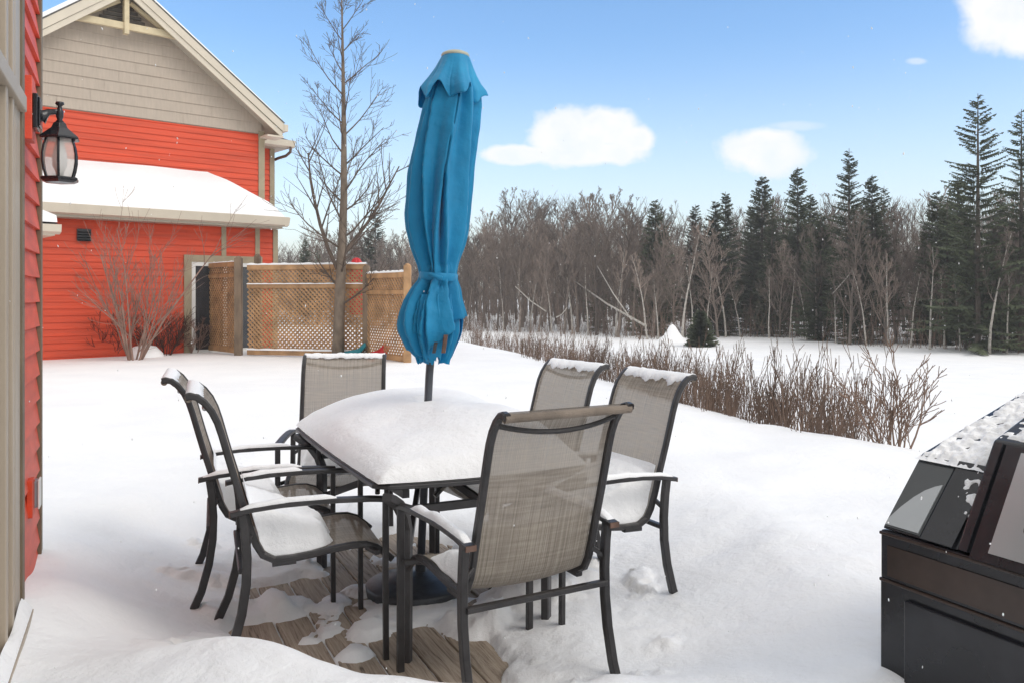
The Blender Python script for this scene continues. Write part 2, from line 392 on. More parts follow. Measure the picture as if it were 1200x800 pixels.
# snow slab on the table
def tsnow_t(a, b):
    L, W = TL / 2, TW / 2
    ea = max(0, L - abs(a)); eb = max(0, W - abs(b)); e = min(ea + .0, eb)
    # edge roll: short vertical lip then a long swell
    t = 0.022 * sstep(0, .02, e) + 0.028 * sstep(0.0, .09, e)
    ca = .22; fa = (a - ca) / (L - ca) if a > ca else (ca - a) / (L + ca)
    rt = sstep(.15, -.35, b)                                     # thicker, steeper on the side away from the near wall
    cb = -.10; fb = (b - cb) / (W - cb) if b > cb else (cb - b) / (W + cb)
    rr = (1 - min(1, fa) ** (3.0 if a > ca else lerp(1.75, 3.6, rt))) * (1 - min(1, fb) ** (1.9 if b > cb else 3.8))
    t += 0.18 * max(0, rr) ** .8 + .012 * math.exp(-(((a + .45) / .2) ** 2 + ((b + .25) / .16) ** 2)) - .02 * math.exp(-(((a + .05) / .16) ** 2 + ((b + .3) / .2) ** 2))
    t -= 0.03 * math.exp(-(((a + .25) / .25) ** 2 + ((b - .18) / .14) ** 2))
    t += 0.016 * nz(a * 2.2, b * 2.2, 11) * sstep(0, .2, e) + .004 * nz(a * 9, b * 9, 12) * sstep(0, .05, e)
    q = math.hypot(a - .02, b + .02); t -= .02 * math.exp(-(q / .06) ** 2)
    return t
sn = MB(); na, nb = 110, 70; top = []; bot = []
for i in range(na + 1):
    r1 = []; r2 = []
    for j in range(nb + 1):
        u = -1 + 2 * i / na; v = -1 + 2 * j / nb
        a = u * (TL / 2 - .004 + .045 * (1 - v * v)); b = v * (TW / 2 - .004 + .015 * (1 - u * u))
        ee = .004 * nz(a * 25, b * 25, 3)
        r1.append(Vector((a + ee * (abs(u) > .97), b + ee * (abs(v) > .97), TH + .003 + tsnow_t(u * (TL / 2), v * (TW / 2))))); r2.append(Vector((a, b, TH + .003)))
    top.append(r1); bot.append(r2)
sn.grid(top); 
edge = lambda g: g[0] + [r[-1] for r in g[1:]] + g[-1][::-1][1:] + [r[0] for r in g[::-1][1:]]
sn.grid([edge(bot), edge(top)])
ts = sn.build('table_snow', SNOW, smooth=True, fixn=True)
ts.location = TC; ts.rotation_euler = tbl.rotation_euler
tag(ts, 'thick smooth slab of snow lying on the patio table', 'snow')

# ------------------------------------------------------------------ umbrella
D0 = 4.2; K = D0 / F
def up(px, py): return dp(px, py, D0)
pb = up(491.6, 690); UB = Vector((pb.x, D0, 0))
umb = empty('patio_umbrella', UB, 0, 'folded bright blue patio umbrella leaning slightly, tied at its waist', 'umbrella')
def U(p): return Vector(p) - UB
mbp = MB(); mbp.tube([U(up(491.8, 686)), U(up(503, 440)), U(up(533, 72))], .0195, 16); mbp.build('pole', POLE, umb, smooth=True)
mbc = MB(); mbc.tube([U(up(491.9, 683)), U(up(493.6, 650))], .026, 16); mbc.tube([U(up(491.9, 684)), U(up(492, 680))], .038, 16)
mbc.build('pole_sleeve', BASEM, umb, smooth=False)
mbb = MB(); mbb.lathe([(.243, -0.02), (.247, .004), (.25, .036), (.246, .045), (.239, .05), (.19, .055), (.13, .078), (.07, .093), (.03, .098), (.02, .1)], (-.012, -.015, 0), 64)
mbb.build('base', BASEM, umb, smooth=True)
rng = random.Random(5)
PROF = [(84, 512, 553), (95, 509, 558), (108, 503, 562), (125, 497.5, 563), (150, 491, 561), (175, 485, 558), (200, 479.5, 555), (225, 477.5, 553), (250, 476, 551), (270, 477, 548.5), (287, 481, 544.5), (300, 485.5, 540), (312, 490.5, 536), (321, 492.5, 534.5), (328, 491, 535.5), (338, 483, 539), (352, 474.5, 541.5), (366, 469, 546), (378, 466.5, 548), (388, 467, 548), (398, 472, 545), (408, 477, 540), (416, 481, 536), (424, 483, 533)]
def pf(y):
    return interp([(p[0], p[1]) for p in PROF], y), interp([(p[0], p[2]) for p in PROF], y)
PH = [(0, 0.0), (1, 0.1)]
FOLD = [-176, -142, -116, -90, -66, -36, -4, 34, 72, 106, 142]
FD = [.24, .40, .18, .44, .26, .42, .24, .40, .36, .4, .3]
def pleat(th, y, n=9, amp=.26, ph=0):
    d = math.degrees(th + ph) % 360
    rr = []
    for i, f in enumerate(FOLD):
        rr.append((f + (0 if i in (0, 6) else 1) * (10 * math.sin(i * 2.3 + (y - 80) / (70 + 9 * (i % 4))) + (y - 200) * (.05 if i % 3 else -.06))) % 360)
    o = sorted(range(len(rr)), key=lambda k: rr[k]); a = rr[o[-1]] - 360; ka = o[-1]
    for k in o + [o[0]]:
        b = rr[k] if not (k == o[0] and d >= rr[o[-1]]) else rr[k] + 360
        if a <= d <= b: break
        a = b; ka = k
    u = (d - a) / max(1e-3, b - a); u = u ** (1.35 if ka % 2 else .75)
    dep = FD[ka] * (1 + .35 * math.sin(ka * 1.7 + y / 55))
    return 1 - amp / .26 * dep * math.sin(math.pi * u) ** 1.15
def ringpts(y, sc=1.0, ph=0, amp=.26, k=176, ymap=None, tight=1.0):
    out = []
    for j in range(k):
        th = 2 * math.pi * j / k
        yy = y if ymap is None else ymap(th)
        l, r = pf(yy); w = (r - l) / 2 * K * sc; cx = (l + r) / 2
        a_ = amp * lerp(1.0, 1.35, sstep(110, 220, yy)) * (0.6 if 312 < yy < 332 else 1)
        rad = w * pleat(th, yy, amp=a_, ph=ph) * tight
        rad *= 1.03 + .03 * nz(math.cos(th) * 2, math.sin(th) * 2, yy * .02) + .022 * nz(math.cos(th) * 5 + yy * .03, math.sin(th) * 5, yy * .045)
        c = up(cx, yy)
        out.append(U(Vector((c.x + rad * math.cos(th), D0 + rad * .92 * math.sin(th), c.z))))
    return out
rows = []
NY = 96; 
def hem(th):                                   # outer layer hem: climbs on the right front, zigzags elsewhere
    d = math.degrees((th + 2 * math.pi) % (2 * math.pi))      # 270 faces the camera
    s_ = 416 + 5 * math.sin(9 * th) + 4 * math.sin(17 * th + 1)
    if d > 262: return lerp(s_, lerp(404, 371, sstep(268, 348, d)), sstep(262, 272, d))
    return lerp(371, s_, sstep(0, 22, d))
for i in range(NY + 1):
    t = i / NY
    rows.append(ringpts(0, ymap=lambda th, t=t: lerp(84, hem(th), t)))
mc = MB(); mc.grid(rows, True)
can = mc.build('canopy', CANOPY, umb, smooth=True)
mc = MB(); rows = []
for i in range(30):
    t = i / 29
    rows.append(ringpts(0, sc=.86, ph=.35, amp=.26, ymap=lambda th, t=t: lerp(345, 421 + 5 * math.sin(11 * th), t)))
mc.grid(rows, True); mc.build('canopy_lining', CANOPY, umb, smooth=True)
# top vent flap
rows = []; FL = [(66, 519, 548), (70, 516.5, 550.5), (80, 511, 554), (90, 504, 558), (100, 496, 563), (108, 490, 569), (122, 486, 574)]
for i in range(26):
    t = i / 25; row = []
    for j in range(168):
        th = 2 * math.pi * j / 168
        hemy = 114 + 8 * math.cos(6 * th + 2.2) + 4 * math.sin(11 * th + 1)
        y = lerp(66, hemy, t)
        l = interp([(p[0], p[1]) for p in FL], y); r = interp([(p[0], p[2]) for p in FL], y)
        rad = (r - l) / 2 * K * (1 - .42 * t * (1 - abs(math.cos(3 * th)) ) - .035 * t * math.sin(17 * th))
        c = up((l + r) / 2, y)
        row.append(U(Vector((c.x + rad * math.cos(th), D0 + rad * math.sin(th), c.z))))
    rows.append(row)
mc = MB(); mc.grid(rows, True); fl = mc.build('vent_flap', CANOPY, umb, smooth=True)
for o in (fl, can):
    sm = o.modifiers.new('s', 'SOLIDIFY'); sm.thickness = .003
c = U(up(533.5, 65.5))
cp = MB(); cp.lathe([(.066, -.008), (.070, 0), (.066, .008), (.045, .018), (.018, .024), (.002, .025)], c, 32); cp.build('finial_cap', mat('cap_resin', (.42, .42, .33), .4, .1), umb, smooth=True)
cp = MB(); cp.lathe([(.058, -.014), (.061, -.010), (.061, -.004), (.058, -.003)], c, 32); cp.build('hub', BASEM, umb)
# tie strap: a band with a knot end
rows = []
for dy, rr in ((319.5, 1.0), (321, 1.05), (326, 1.05), (328.5, 1.0)):
    row = []
    for j in range(96):
        th = 2 * math.pi * j / 96; l, r = pf(324); w = (r - l) / 2 * K * 1.0 * rr
        w *= (1 + .02 * math.sin(7 * th)); c = up((l + r) / 2 + .3, dy + 1.5 * math.sin(th + 2))
        row.append(U(Vector((c.x + w * math.cos(th), D0 + w * .93 * math.sin(th), c.z))))
    rows.append(row)
mc = MB(); mc.grid(rows, True)
mc.bar(U(up(505, 322) + Vector((0, -.105, 0))), U(up(520, 327) + Vector((0, -.108, 0))), .008, .02)
st = mc.build('tie_strap', CANOPY, umb, smooth=True)
for i in range(8):
    th = i * math.pi / 4 + .3
    a = up(505 + 9 * math.cos(th), 404 + 3 * math.sin(i * 2.0)); a.y += .05 * math.sin(th)
    b_ = up(513 + 11 * math.cos(th), 330); b_.y += .05 * math.sin(th)
    m_ = MB(); m_.sweep([U(a), U(b_)], .012, .018, (math.sin(th), -math.cos(th), 0)); m_.build('rib', RUST, umb, fixn=True)
m_ = MB()  # dark rib ends set proud to stand for the shaded hem slots
m_.sweep([U(up(522, 411) + Vector((0, -.125, 0))), U(up(525, 391) + Vector((0, -.135, 0)))], .02, .02, (1, 0, 0)); m_.build('rib', RUST, umb, fixn=True)
m_ = MB(); m_.sweep([U(up(511.5, 411) + Vector((0, -.14, 0))), U(up(514, 399) + Vector((0, -.145, 0)))], .016, .02, (1, 0, 0)); m_.build('rib', BASEM, umb, fixn=True)

# ------------------------------------------------------------------ chairs
RAIL = [(-.462, 1.070), (-.446, 1.074), (-.422, 1.068), (-.396, 1.047), (-.370, 1.012), (-.350, .970), (-.334, .92), (-.315, .85), (-.29, .76), (-.26, .66), (-.232, .56), (-.21, .495), (-.185, .452), (-.14, .428), (-.07, .428), (0, .436), (.08, .448), (.16, .456), (.215, .454), (.255, .440), (.29, .412), (.32, .385)]
def railz(x):                                          # upper seat/back surface for snow
    q = [(a, b) for a, b in RAIL if a >= -.335]
    return interp(q, x)
SW = .243
FABR = mat('rolled_fabric', (0.19, 0.155, 0.125), 0.8, 0.3, 8, 0.4, 200)
def make_chair():
    t = empty('patio_chair', (0, 0, 0))
    for s in (-1, 1):
        fr = MB(); fr.sweep([Vector((a, s * SW, b)) for a, b in RAIL], .026, .026, (0, 1, 0), .45)
        fr.build('side_rail', METAL, t, smooth=False, fixn=True)
    cb = MB()
    # arched bar behind the top of the sling, tubes under the seat, rear crossbar
    cb.tube([Vector((-.385 - .012 * (1 - (v / SW) ** 2), v, 1.035 - .035 * (1 - (v / SW) ** 2))) for v in [SW * (i / 6 - 1) for i in range(13)]], .009, 8); cb.build('crossbar', METAL, t); cb = MB()
    cb.sweep([Vector((-.262, -.285, .41)), Vector((-.262, .285, .41))], .028, .02, (1, 0, 0)); cb.build('crossbar', METAL, t, fixn=True); cb = MB()
    cb.tube([Vector((.235, v * SW, .43 - .03 * (1 - v * v))) for v in (-1, -.6, 0, .6, 1)], .009, 8)
    cb.build('crossbar', METAL, t, fixn=True)
    # sling
    m = MB(); rows = []; nv = 14; L = 0; ls = []
    prof = [p for p in RAIL[1:-1]]
    fine = []
    for (a0, b0), (a1, b1) in zip(prof, prof[1:]):
        for k in range(3): fine.append((lerp(a0, a1, k / 3), lerp(b0, b1, k / 3)))
    fine.append(prof[-1])
    for i, (a, b) in enumerate(fine):
        p0 = fine[max(i - 1, 0)]; p1 = fine[min(i + 1, len(fine) - 1)]
        tx, tz = p1[0] - p0[0], p1[1] - p0[1]; l_ = math.hypot(tx, tz); nx, nz_ = -tz / l_, tx / l_    # normal pointing up/forward
        row = []
        for j in range(nv + 1):
            v = -1 + 2 * j / nv; sag = .018 * (1 - v * v) * sstep(0, 6, i) * sstep(0, 6, len(fine) - 1 - i)
            row.append(Vector((a + nx * (.009 - sag) * 1, v * (SW - .004), b + nz_ * (.009 - sag))))
        rows.append(row)
    m.grid(rows)
    tr_ = MB(); tr_.tube([(-.452, -SW - .004, 1.064), (-.452, SW + .004, 1.064)], .0145, 14); tr_.build('headrest_roll', FABR, t, smooth=False)
    o = m.build('sling', SLING, t, smooth=True)
    uv = o.data.uv_layers.new(name='UVMap'); mcols = nv + 1
    for poly in o.data.polygons:
        for li in poly.loop_indices:
            vi = o.data.loops[li].vertex_index; uv.data[li].uv = ((vi % mcols) / nv, (vi // mcols) / len(fine))
    for s in (-1, 1):
        y = s * .29
        arm = MB(); ap = [(.293, .640), (.22, .647), (.1, .652), (0, .653), (-.12, .651), (-.22, .643), (-.305, .628)]
        arm.sweep([Vector((a, y, b)) for a, b in ap], .042, .020, (0, 1, 0), .3)
        ao = arm.build('armrest', METAL, t, fixn=True)
        e = MB(); e.box(-.3095, -.3045, y - .0195, y + .0195, .6175, .6365); e.build('end_cap', RUST, ao)
        br = MB(); br.sweep([Vector((-.268, y, .62)), Vector((-.268, y - s * .035, .60)), Vector((-.266, y - s * .045, .59))], .02, .02, (1, 0, 0)); 
        fl_ = MB(); fl_.sweep([Vector((.283, y, .632)), Vector((.283, y, .3)), Vector((.285, y, -.01))], .027, .022, (0, 1, 0), .25)
        fl_.build('leg', METAL, t, fixn=True)
        rl = MB(); rp = [(-.262, .632), (-.252, .56), (-.245, .46), (-.248, .36), (-.264, .25), (-.296, .13), (-.345, .02), (-.36, -.01)]
        rl.sweep([Vector((a, y, b)) for a, b in rp], .028, .034, (0, 1, 0), .25); rl.build('leg', METAL, t, fixn=True)
        jn = MB(); jn.sweep([Vector((.22, s * SW, .44)), Vector((.25, y, .43))], .02, .02, (1, 0, 0))
        jn.build('bracket', METAL, t, fixn=True); jn = MB(); jn.sweep([Vector((-.15, s * SW, .415)), Vector((-.06, s * SW, .418))], .03, .02, (0, 1, 0)); jn.build('bracket', METAL, t, fixn=True); jn = MB(); jn.sweep([Vector((-.247, y, .50)), Vector((-.228, s * SW, .535))], .02, .02, (0, 0, 1))
        jn.build('bracket', METAL, t, fixn=True)
    return t
proto = make_chair()
def ang(v): return math.atan2(v[1], v[0])
CH = [
 ('A', (-.869, 3.578), (.94, .34), 'snowy patio chair left of the table, nearer of the two backing onto the red wall', .105),
 ('B', (-1.202, 4.178), (.943, .33), 'patio chair second from the camera on the side of the table facing the red wall', .10),
 ('C', (-.036, 3.186), (-.50, .866), 'nearest patio chair, seen from behind at the near end of the table', .07),
 ('D', (.325, 3.95), (-.885, -.465), 'patio chair on the far long side of the table, right behind the nearest chair', .12),
 ('E', (-.01, 4.50), (-.85, -.53), 'patio chair partly hidden behind the table snow, in front of the red brush row', .012),
 ('F', (-1.0, 4.90), (.10, -.995), 'patio chair at the far end of the table in front of the bare yard tree', .05)]
for i, (n, c, h, lab, th) in enumerate(CH):
    o = proto if i == 0 else copy_tree(proto)
    o.location = (c[0], c[1], 0.0); o.rotation_euler = (0, 0, ang(h))
    tag(o, lab, 'chair', 'grey sling patio chairs around the snowy table')
SN_NAME = {'A': 'the chair nearest the red wall', 'B': 'the second chair by the red wall', 'C': 'the nearest chair', 'D': 'the chair right behind the nearest one', 'E': 'the chair half hidden behind the table', 'F': 'the far end chair'}
def seat_snow(n, c, h, th):
    rg = random.Random(n); sx = rg.random() * 9
    x0, x1 = -.262, {'A': .10, 'B': .08, 'C': .2, 'D': .2, 'F': .15}[n]
    m = MB(); na, nb = 44, 36; top = []; bot = []
    for i in range(na + 1):
        r1 = []; r2 = []
        for j in range(nb + 1):
            v = -1 + 2 * j / nb
            xe = x1 + .05 * nz(v * 2, sx, 1) - .06 * v * v + .015 * nz(v * 9, sx, 2)
            x = lerp(x0, xe, i / na); y = v * (.232 + .008 * nz(x * 12, sx, 4))
            x += .018 * sstep(-.14, -.20, x); b = railz(x - .012 * sstep(-.14, -.2, x)) + .012 - .016 * (1 - v * v)
            if x < -.2: b = railz(x - .022)
            ed = min(1 - abs(v), (xe - x) / .24)
            e = sstep(0, .22, ed) * .75 + .25 * sstep(0, .06, ed)
            mound = .436 + th + .115 * sstep(.02, -.24, x) * (1 - .5 * abs(v) ** 2) - .02 * sstep(0, .15, x)
            mound += .018 * nz(x * 7, y * 7, sx) + .006 * nz(x * 30, y * 30, sx)
            tz = b + .004 + max(0.006, mound - b) * e
            r1.append(Vector((x, y, tz))); r2.append(Vector((x, y, b + .001)))
        top.append(r1); bot.append(r2)
    m.grid(top); m.grid([edge(bot), edge(top)]); m.grid(bot)
    o = m.build('seat_snow', SNOW, smooth=True, fixn=True)
    o.location = (c[0], c[1], 0); o.rotation_euler = (0, 0, ang(h))
    tag(o, 'heap of snow on the seat of ' + SN_NAME[n], 'snow', 'snow heaps on the chair seats')
def strip(n, c, h, pts, w, t, lab, seed):
    rg = random.Random(seed); m = MB(); rows = []; k = 10
    P = []
    for (a, b) in zip(pts, pts[1:]):
        for q in range(8): P.append(a.lerp(b, q / 8))
    P.append(pts[-1]); L = len(P) - 1
    for i, p in enumerate(P):
        tt = (P[min(i + 1, L)] - P[max(i - 1, 0)]); tt.z = 0; tt.normalize(); sd = Vector((-tt.y, tt.x, 0))
        e = sstep(0, .1, i / L) * sstep(0, .1, 1 - i / L); row = []
        for j in range(k + 1):
            a = math.pi * j / k
            hh = t * e * (1 + .45 * nz(i * .35, seed)) * (math.sin(a) ** .7 if a > 0 and j < k else 0)
            row.append(p + sd * math.cos(a) * w / 2 * (.85 + .15 * e + .1 * nz(i * .5, seed, 3)) + Vector((0, 0, hh)))
        rows.append(row)
    m.grid(rows)
    m.add([r[0] for r in rows] + [r[-1] for r in rows], [(i, i + 1, len(rows) + i + 1, len(rows) + i) for i in range(L)])
    o = m.build('snow_strip', SNOW, smooth=True, fixn=True); o.location = (c[0], c[1], 0); o.rotation_euler = (0, 0, ang(h))
    tag(o, lab, 'snow', 'thin snow strips on the chairs')
ATXT = {-1: 'right armrest', 1: 'left armrest'}
for n, c, h, lab, th in CH:
    if n != 'E': seat_snow(n, c, h, th)
    for s in (-1, 1):
        if n in 'EF': continue
        f0, f1 = {'A': (.09, -.27), 'B': (.14, -.29), 'C': (.16, -.285), 'D': (.2, -.29)}[n]
        if n == 'A' and s == 1: f0 = .02
        pts = [Vector((x, s * .29, interp([(-.305, .628), (-.22, .643), (-.12, .651), (0, .653), (.1, .652), (.22, .647), (.293, .64)], x) + .0105)) for x in (f0, (f0 + f1) / 2, f1)]
        strip(n, c, h, pts, .036, {'A': .016, 'B': .016, 'C': .022, 'D': .018}[n], 'snow ridge on the %s of %s' % (ATXT[s], SN_NAME[n]), ord(n) + s)
    if n in 'ABDEF':
        m = MB(); k = 60; rows = []
        for i in range(k + 1):
            v = -1 + 2 * i / k; wv = (.036 if n in 'DE' else .024) * (1 + .45 * nz(v * 4, ord(n), 1) + .3 * nz(v * 14, ord(n), 2)) * sstep(0, .06, 1 - abs(v)) + .004
            row = []
            for q, (a, b) in enumerate([(-.44, 1.078), (-.425, 1.083), (-.41, 1.078), (-.40, 1.072)]):
                t_ = q / 3; x = lerp(-.462, -.44 + wv + .012, t_); 
                zz = interp([(-.462, 1.076), (-.446, 1.078), (-.422, 1.070), (-.396, 1.049), (-.370, 1.014), (-.350, .975)], x)
                row.append(Vector((x, v * (SW + .004), zz + .010 + .006 * math.sin(math.pi * (t_ * .8 + .1)) * (1 if q < 3 else .3) * (.6 + 1.6 * nz(v * 5, t_ * 3, ord(n)) + .6 * nz(v * 22, t_ * 3, ord(n))))))
            rows.append(row)
        m.grid(rows); o = m.build('snow_strip', SNOW, smooth=True)
        sm = o.modifiers.new('s', 'SOLIDIFY'); sm.thickness = .003; sm.offset = -1
        o.location = (c[0], c[1], 0); o.rotation_euler = (0, 0, ang(h))
        tag(o, 'snow crust topping the backrest of ' + SN_NAME[n], 'snow', 'thin snow strips on the chairs')

exec_parts = True
# ------------------------------------------------------------------ near wall at the left (own house)
# local frame: x along the wall away from the camera, y = -outward (into the house), z up
WC = Vector((-2.14, 3.91, 0)) - Vector((.915, .403, 0)) * .035; WA = Vector((-.44, 1, 0)).normalized()
hw = empty('red_house', WC, math.atan2(WA.y, WA.x), 'corner of the near house with orange red clapboards and taupe frame, at the left edge', 'house')
# outward normal is local -y
def clap(m, x0, x1, z0, z1, ex, th=.014, y0=0.0):
    z = z0
    while z < z1 - .001:
        zt = min(z + ex, z1)
        m.add([(x0, y0 - th, z), (x1, y0 - th, z), (x1, y0 - .003, zt), (x0, y0 - .003, zt), (x0, y0 + .01, z), (x1, y0 + .01, z), (x1, y0 + .01, zt), (x0, y0 + .01, zt)],
              [(0, 1, 2, 3), (1, 0, 4, 5), (1, 5, 6, 2), (0, 3, 7, 4), (3, 2, 6, 7)])
        z += ex
m_ = MB(); clap(m_, -.72, -.03, -.2, 3.6, .108, .02); m_.build('siding', RED2, hw)
m_ = MB(); m_.box(-4.2, -.03, .01, .30, -.2, 3.6); m_.build('wall', BROWNT, hw)
m_ = MB(); m_.box(-.03, .02, -.024, .3, -.2, 3.6); m_.box(-.055, -.03, -.026, .005, -.2, 3.6); m_.build('corner_trim', BROWNT, hw, bevel=.003)
m_ = MB(); m_.box(-.79, -.72, -.03, .01, -.2, 3.6); m_.build('door_casing', BROWNT, hw, bevel=.003)
dr = MB(); dr.box(-.93, -.79, -.022, .03, .0, 3.5); dr.box(-1.02, -.93, -.010, .03, .0, 3.5); dr.box(-1.06, -1.02, -.03, .03, 0, 3.5); dr.box(-1.2, -1.06, -.018, .03, 0, 3.5); dr.box(-1.24, -1.2, -.032, .03, 0, 3.5); dr.box(-1.5, -1.24, -.012, .03, 0, 3.5)
door = dr.build('door_frame', TANF, hw, bevel=.004)
m_ = MB(); m_.box(-2.9, -.80, -.045, -.012, 2.13, 2.19); m_.build('transom_bar', TANF, door, bevel=.004)
m_ = MB(); m_.box(-2.9, -1.5, -.004, .0, .34, 3.4); m_.build('door_glass', GLASSD, door)
m_ = MB(); m_.box(-3.2, -.79, -.07, .0, .255, .285); m_.build('sill', TANF, door, bevel=.003)
ss = MB(); rows = []
for i in range(40):
    x = lerp(-2.6, -.83, i / 39)
    rows.append([Vector((x, -.066, .288)), Vector((x, -.062, .30 + .01 * nz(x * 5, 1))), Vector((x, -.05, .315 + .02 * nz(x * 4, 2))), Vector((x, -.031, .325 + .025 * nz(x * 4, 3)))])
ss.grid(rows); o = ss.build('sill_snow', SNOW, smooth=True); o.location = WC; o.rotation_euler = hw.rotation_euler
tag(o, 'low drift of snow lying along the door sill of the near red house', 'snow')
m_ = MB(); m_.box(-.63, -.51, -.045, -.003, 2.06, 2.31); m_.build('mounting_block', RED2, hw, bevel=.003)
# outlet
ol = empty('outdoor_outlet', WC + Matrix.Rotation(math.atan2(WA.y, WA.x), 3, 'Z') @ Vector((-.43, -.012, .62)), math.atan2(WA.y, WA.x), 'small grey outlet box on a red block low on the near wall', 'outlet')
m_ = MB(); m_.box(-.07, .02, -.022, .0, -.07, .08); m_.build('block', RED1, ol, bevel=.003)
m_ = MB(); m_.box(.0, .07, -.035, .0, -.045, .065); m_.build('cover', GREY, ol, bevel=.006)
m_ = MB(); m_.box(-.005, .075, -.041, -.034, -.05, .07); m_.build('lid', WHITE, ol, bevel=.003)

# wall lantern
LP = Vector((0, 0, 0)); lw = WC + Matrix.Rotation(math.atan2(WA.y, WA.x), 3, 'Z') @ Vector((-.57, -.045, 2.175))
lan = empty('wall_lantern', lw, math.atan2(WA.y, WA.x), 'black wall lantern with curved glass panes on the near red house', 'lantern')
m_ = MB(); m_.box(-.055, .055, -.018, .0, -.065, .065); m_.box(-.045, .045, -.026, -.018, -.055, .055); m_.build('backplate', BLACKM, lan, bevel=.004)
m_ = MB(); m_.sweep([Vector((0, -.02, -.02)), Vector((0, -.035, -.005)), Vector((0, -.05, .006)), Vector((0, -.07, .009)), Vector((0, -.088, .009))], .018, .02, (1, 0, 0), .3, [2.6, 1.7, 1.1, 1, 1]); m_.build('arm', BLACKM, lan, smooth=True, fixn=True)
lan.scale = (1.04,) * 3; cy = -.088; LZ = -.095
m_ = MB(); m_.lathe([(.004, .05), (.014, .048), (.016, .040), (.007, .032), (.010, .02), (.014, .008), (.013, -.01), (.009, -.02), (.02, -.035)], (0, cy, .0), 16); m_.build('finial', BLACKM, lan, smooth=True)
m_ = MB(); m_.lathe([(.012, -.028), (.024, -.034), (.032, -.052), (.036, -.056), (.075, -.088), (.078, -.094), (.072, -.098), (.02, -.098)], (0, cy, 0), 6); m_.build('roof', BLACKM, lan, bevel=.002)
LPR = [(.052, -.098), (.061, -.125), (.066, -.155), (.066, -.185), (.061, -.215), (.052, -.245)]
m_ = MB()
for j in range(6):
    a = 2 * math.pi * j / 6
    m_.sweep([Vector((r * math.cos(a), cy + r * math.sin(a), z)) for r, z in LPR], .009, .006, (-math.sin(a), math.cos(a), 0))
cage = m_.build('cage', BLACKM, lan, fixn=True)
for j in range(6):
    a0 = 2 * math.pi * j / 6; a1 = a0 + math.pi / 3; m_ = MB()
    m_.grid([[Vector((r * .97 * math.cos(a0), cy + r * .97 * math.sin(a0), z)), Vector((r * .97 * math.cos(a1), cy + r * .97 * math.sin(a1), z))] for r, z in LPR])
    m_.build('glass_pane', GLASSL, lan, smooth=True)
m_ = MB(); m_.lathe([(.066, -.243), (.074, -.248), (.072, -.256), (.055, -.264), (.02, -.268), (.001, -.268)], (0, cy, 0), 6); m_.build('bottom_tray', BLACKM, lan, bevel=.002)
m_ = MB(); m_.lathe([(.012, -.10), (.02, -.13), (.026, -.16), (.025, -.2), (.015, -.22), (.012, -.245)], (0, cy, 0), 16); m_.build('bulb', FROST, lan, smooth=True)

# ------------------------------------------------------------------ neighbour house
NU = Vector((1.166, 1, 0)).normalized(); NA = math.atan2(NU.y, NU.x)
NO = Vector(((322 - 600) / F * 18.4, 18.4, 0))
nh = empty('neighbour_house', NO, NA, 'red clapboard neighbour house with beige shingled gable and snowy lower roof', 'house')
m_ = MB(); clap(m_, -9, 0, -.3, 2.87, .125, .02); m_.build('lower_siding', RED1, nh)
m_ = MB(); m_.box(-9, -.01, .01, 6, -.3, 2.87); m_.build('wall', RED1, nh)
UY = .8
m_ = MB(); clap(m_, -6, .05, 3.0, 5.03, .125, .02, UY); m_.build('upper_siding', RED1, nh)
PK = (-2.89, 7.62); SL = .742
m_ = MB(); rowz = 5.05; ri = 0; rg = random.Random(3)
while rowz < 7.3:
    zt = rowz + .222; half = (PK[1] - .12 - rowz) / SL; x0, x1 = PK[0] - half, PK[0] + half
    x1 = min(x1, .05); x0 = max(x0, -5.83); x = x0 - rg.random() * .2
    while x < x1:
        w_ = rg.choice((1.2, 1.8, 2.4, 2.4)); a, b = max(x, x0), min(x + w_ - .006, x1)
        if b - a > .02:
            th_ = .022 + rg.random() * .003
            m_.add([(a, UY - th_, rowz), (b, UY - th_, rowz), (b, UY - .005, zt + .002), (a, UY - .005, zt + .002), (a, UY + .01, rowz), (b, UY + .01, rowz)], [(0, 1, 2, 3), (1, 0, 4, 5)])
        x += w_
    rowz = zt
m_.build('gable_shingles', SHING, nh)
m_ = MB(); m_.prism([(-5.83, 2.8), (.04, 2.8), (.04, 5.3), (-2.89, 7.5), (-5.83, 5.3)], lambda a, b: Vector((a, UY + .01, b)), lambda a, b: Vector((a, UY + 7, b))); m_.build('upper_wall', SHING, nh, fixn=True)
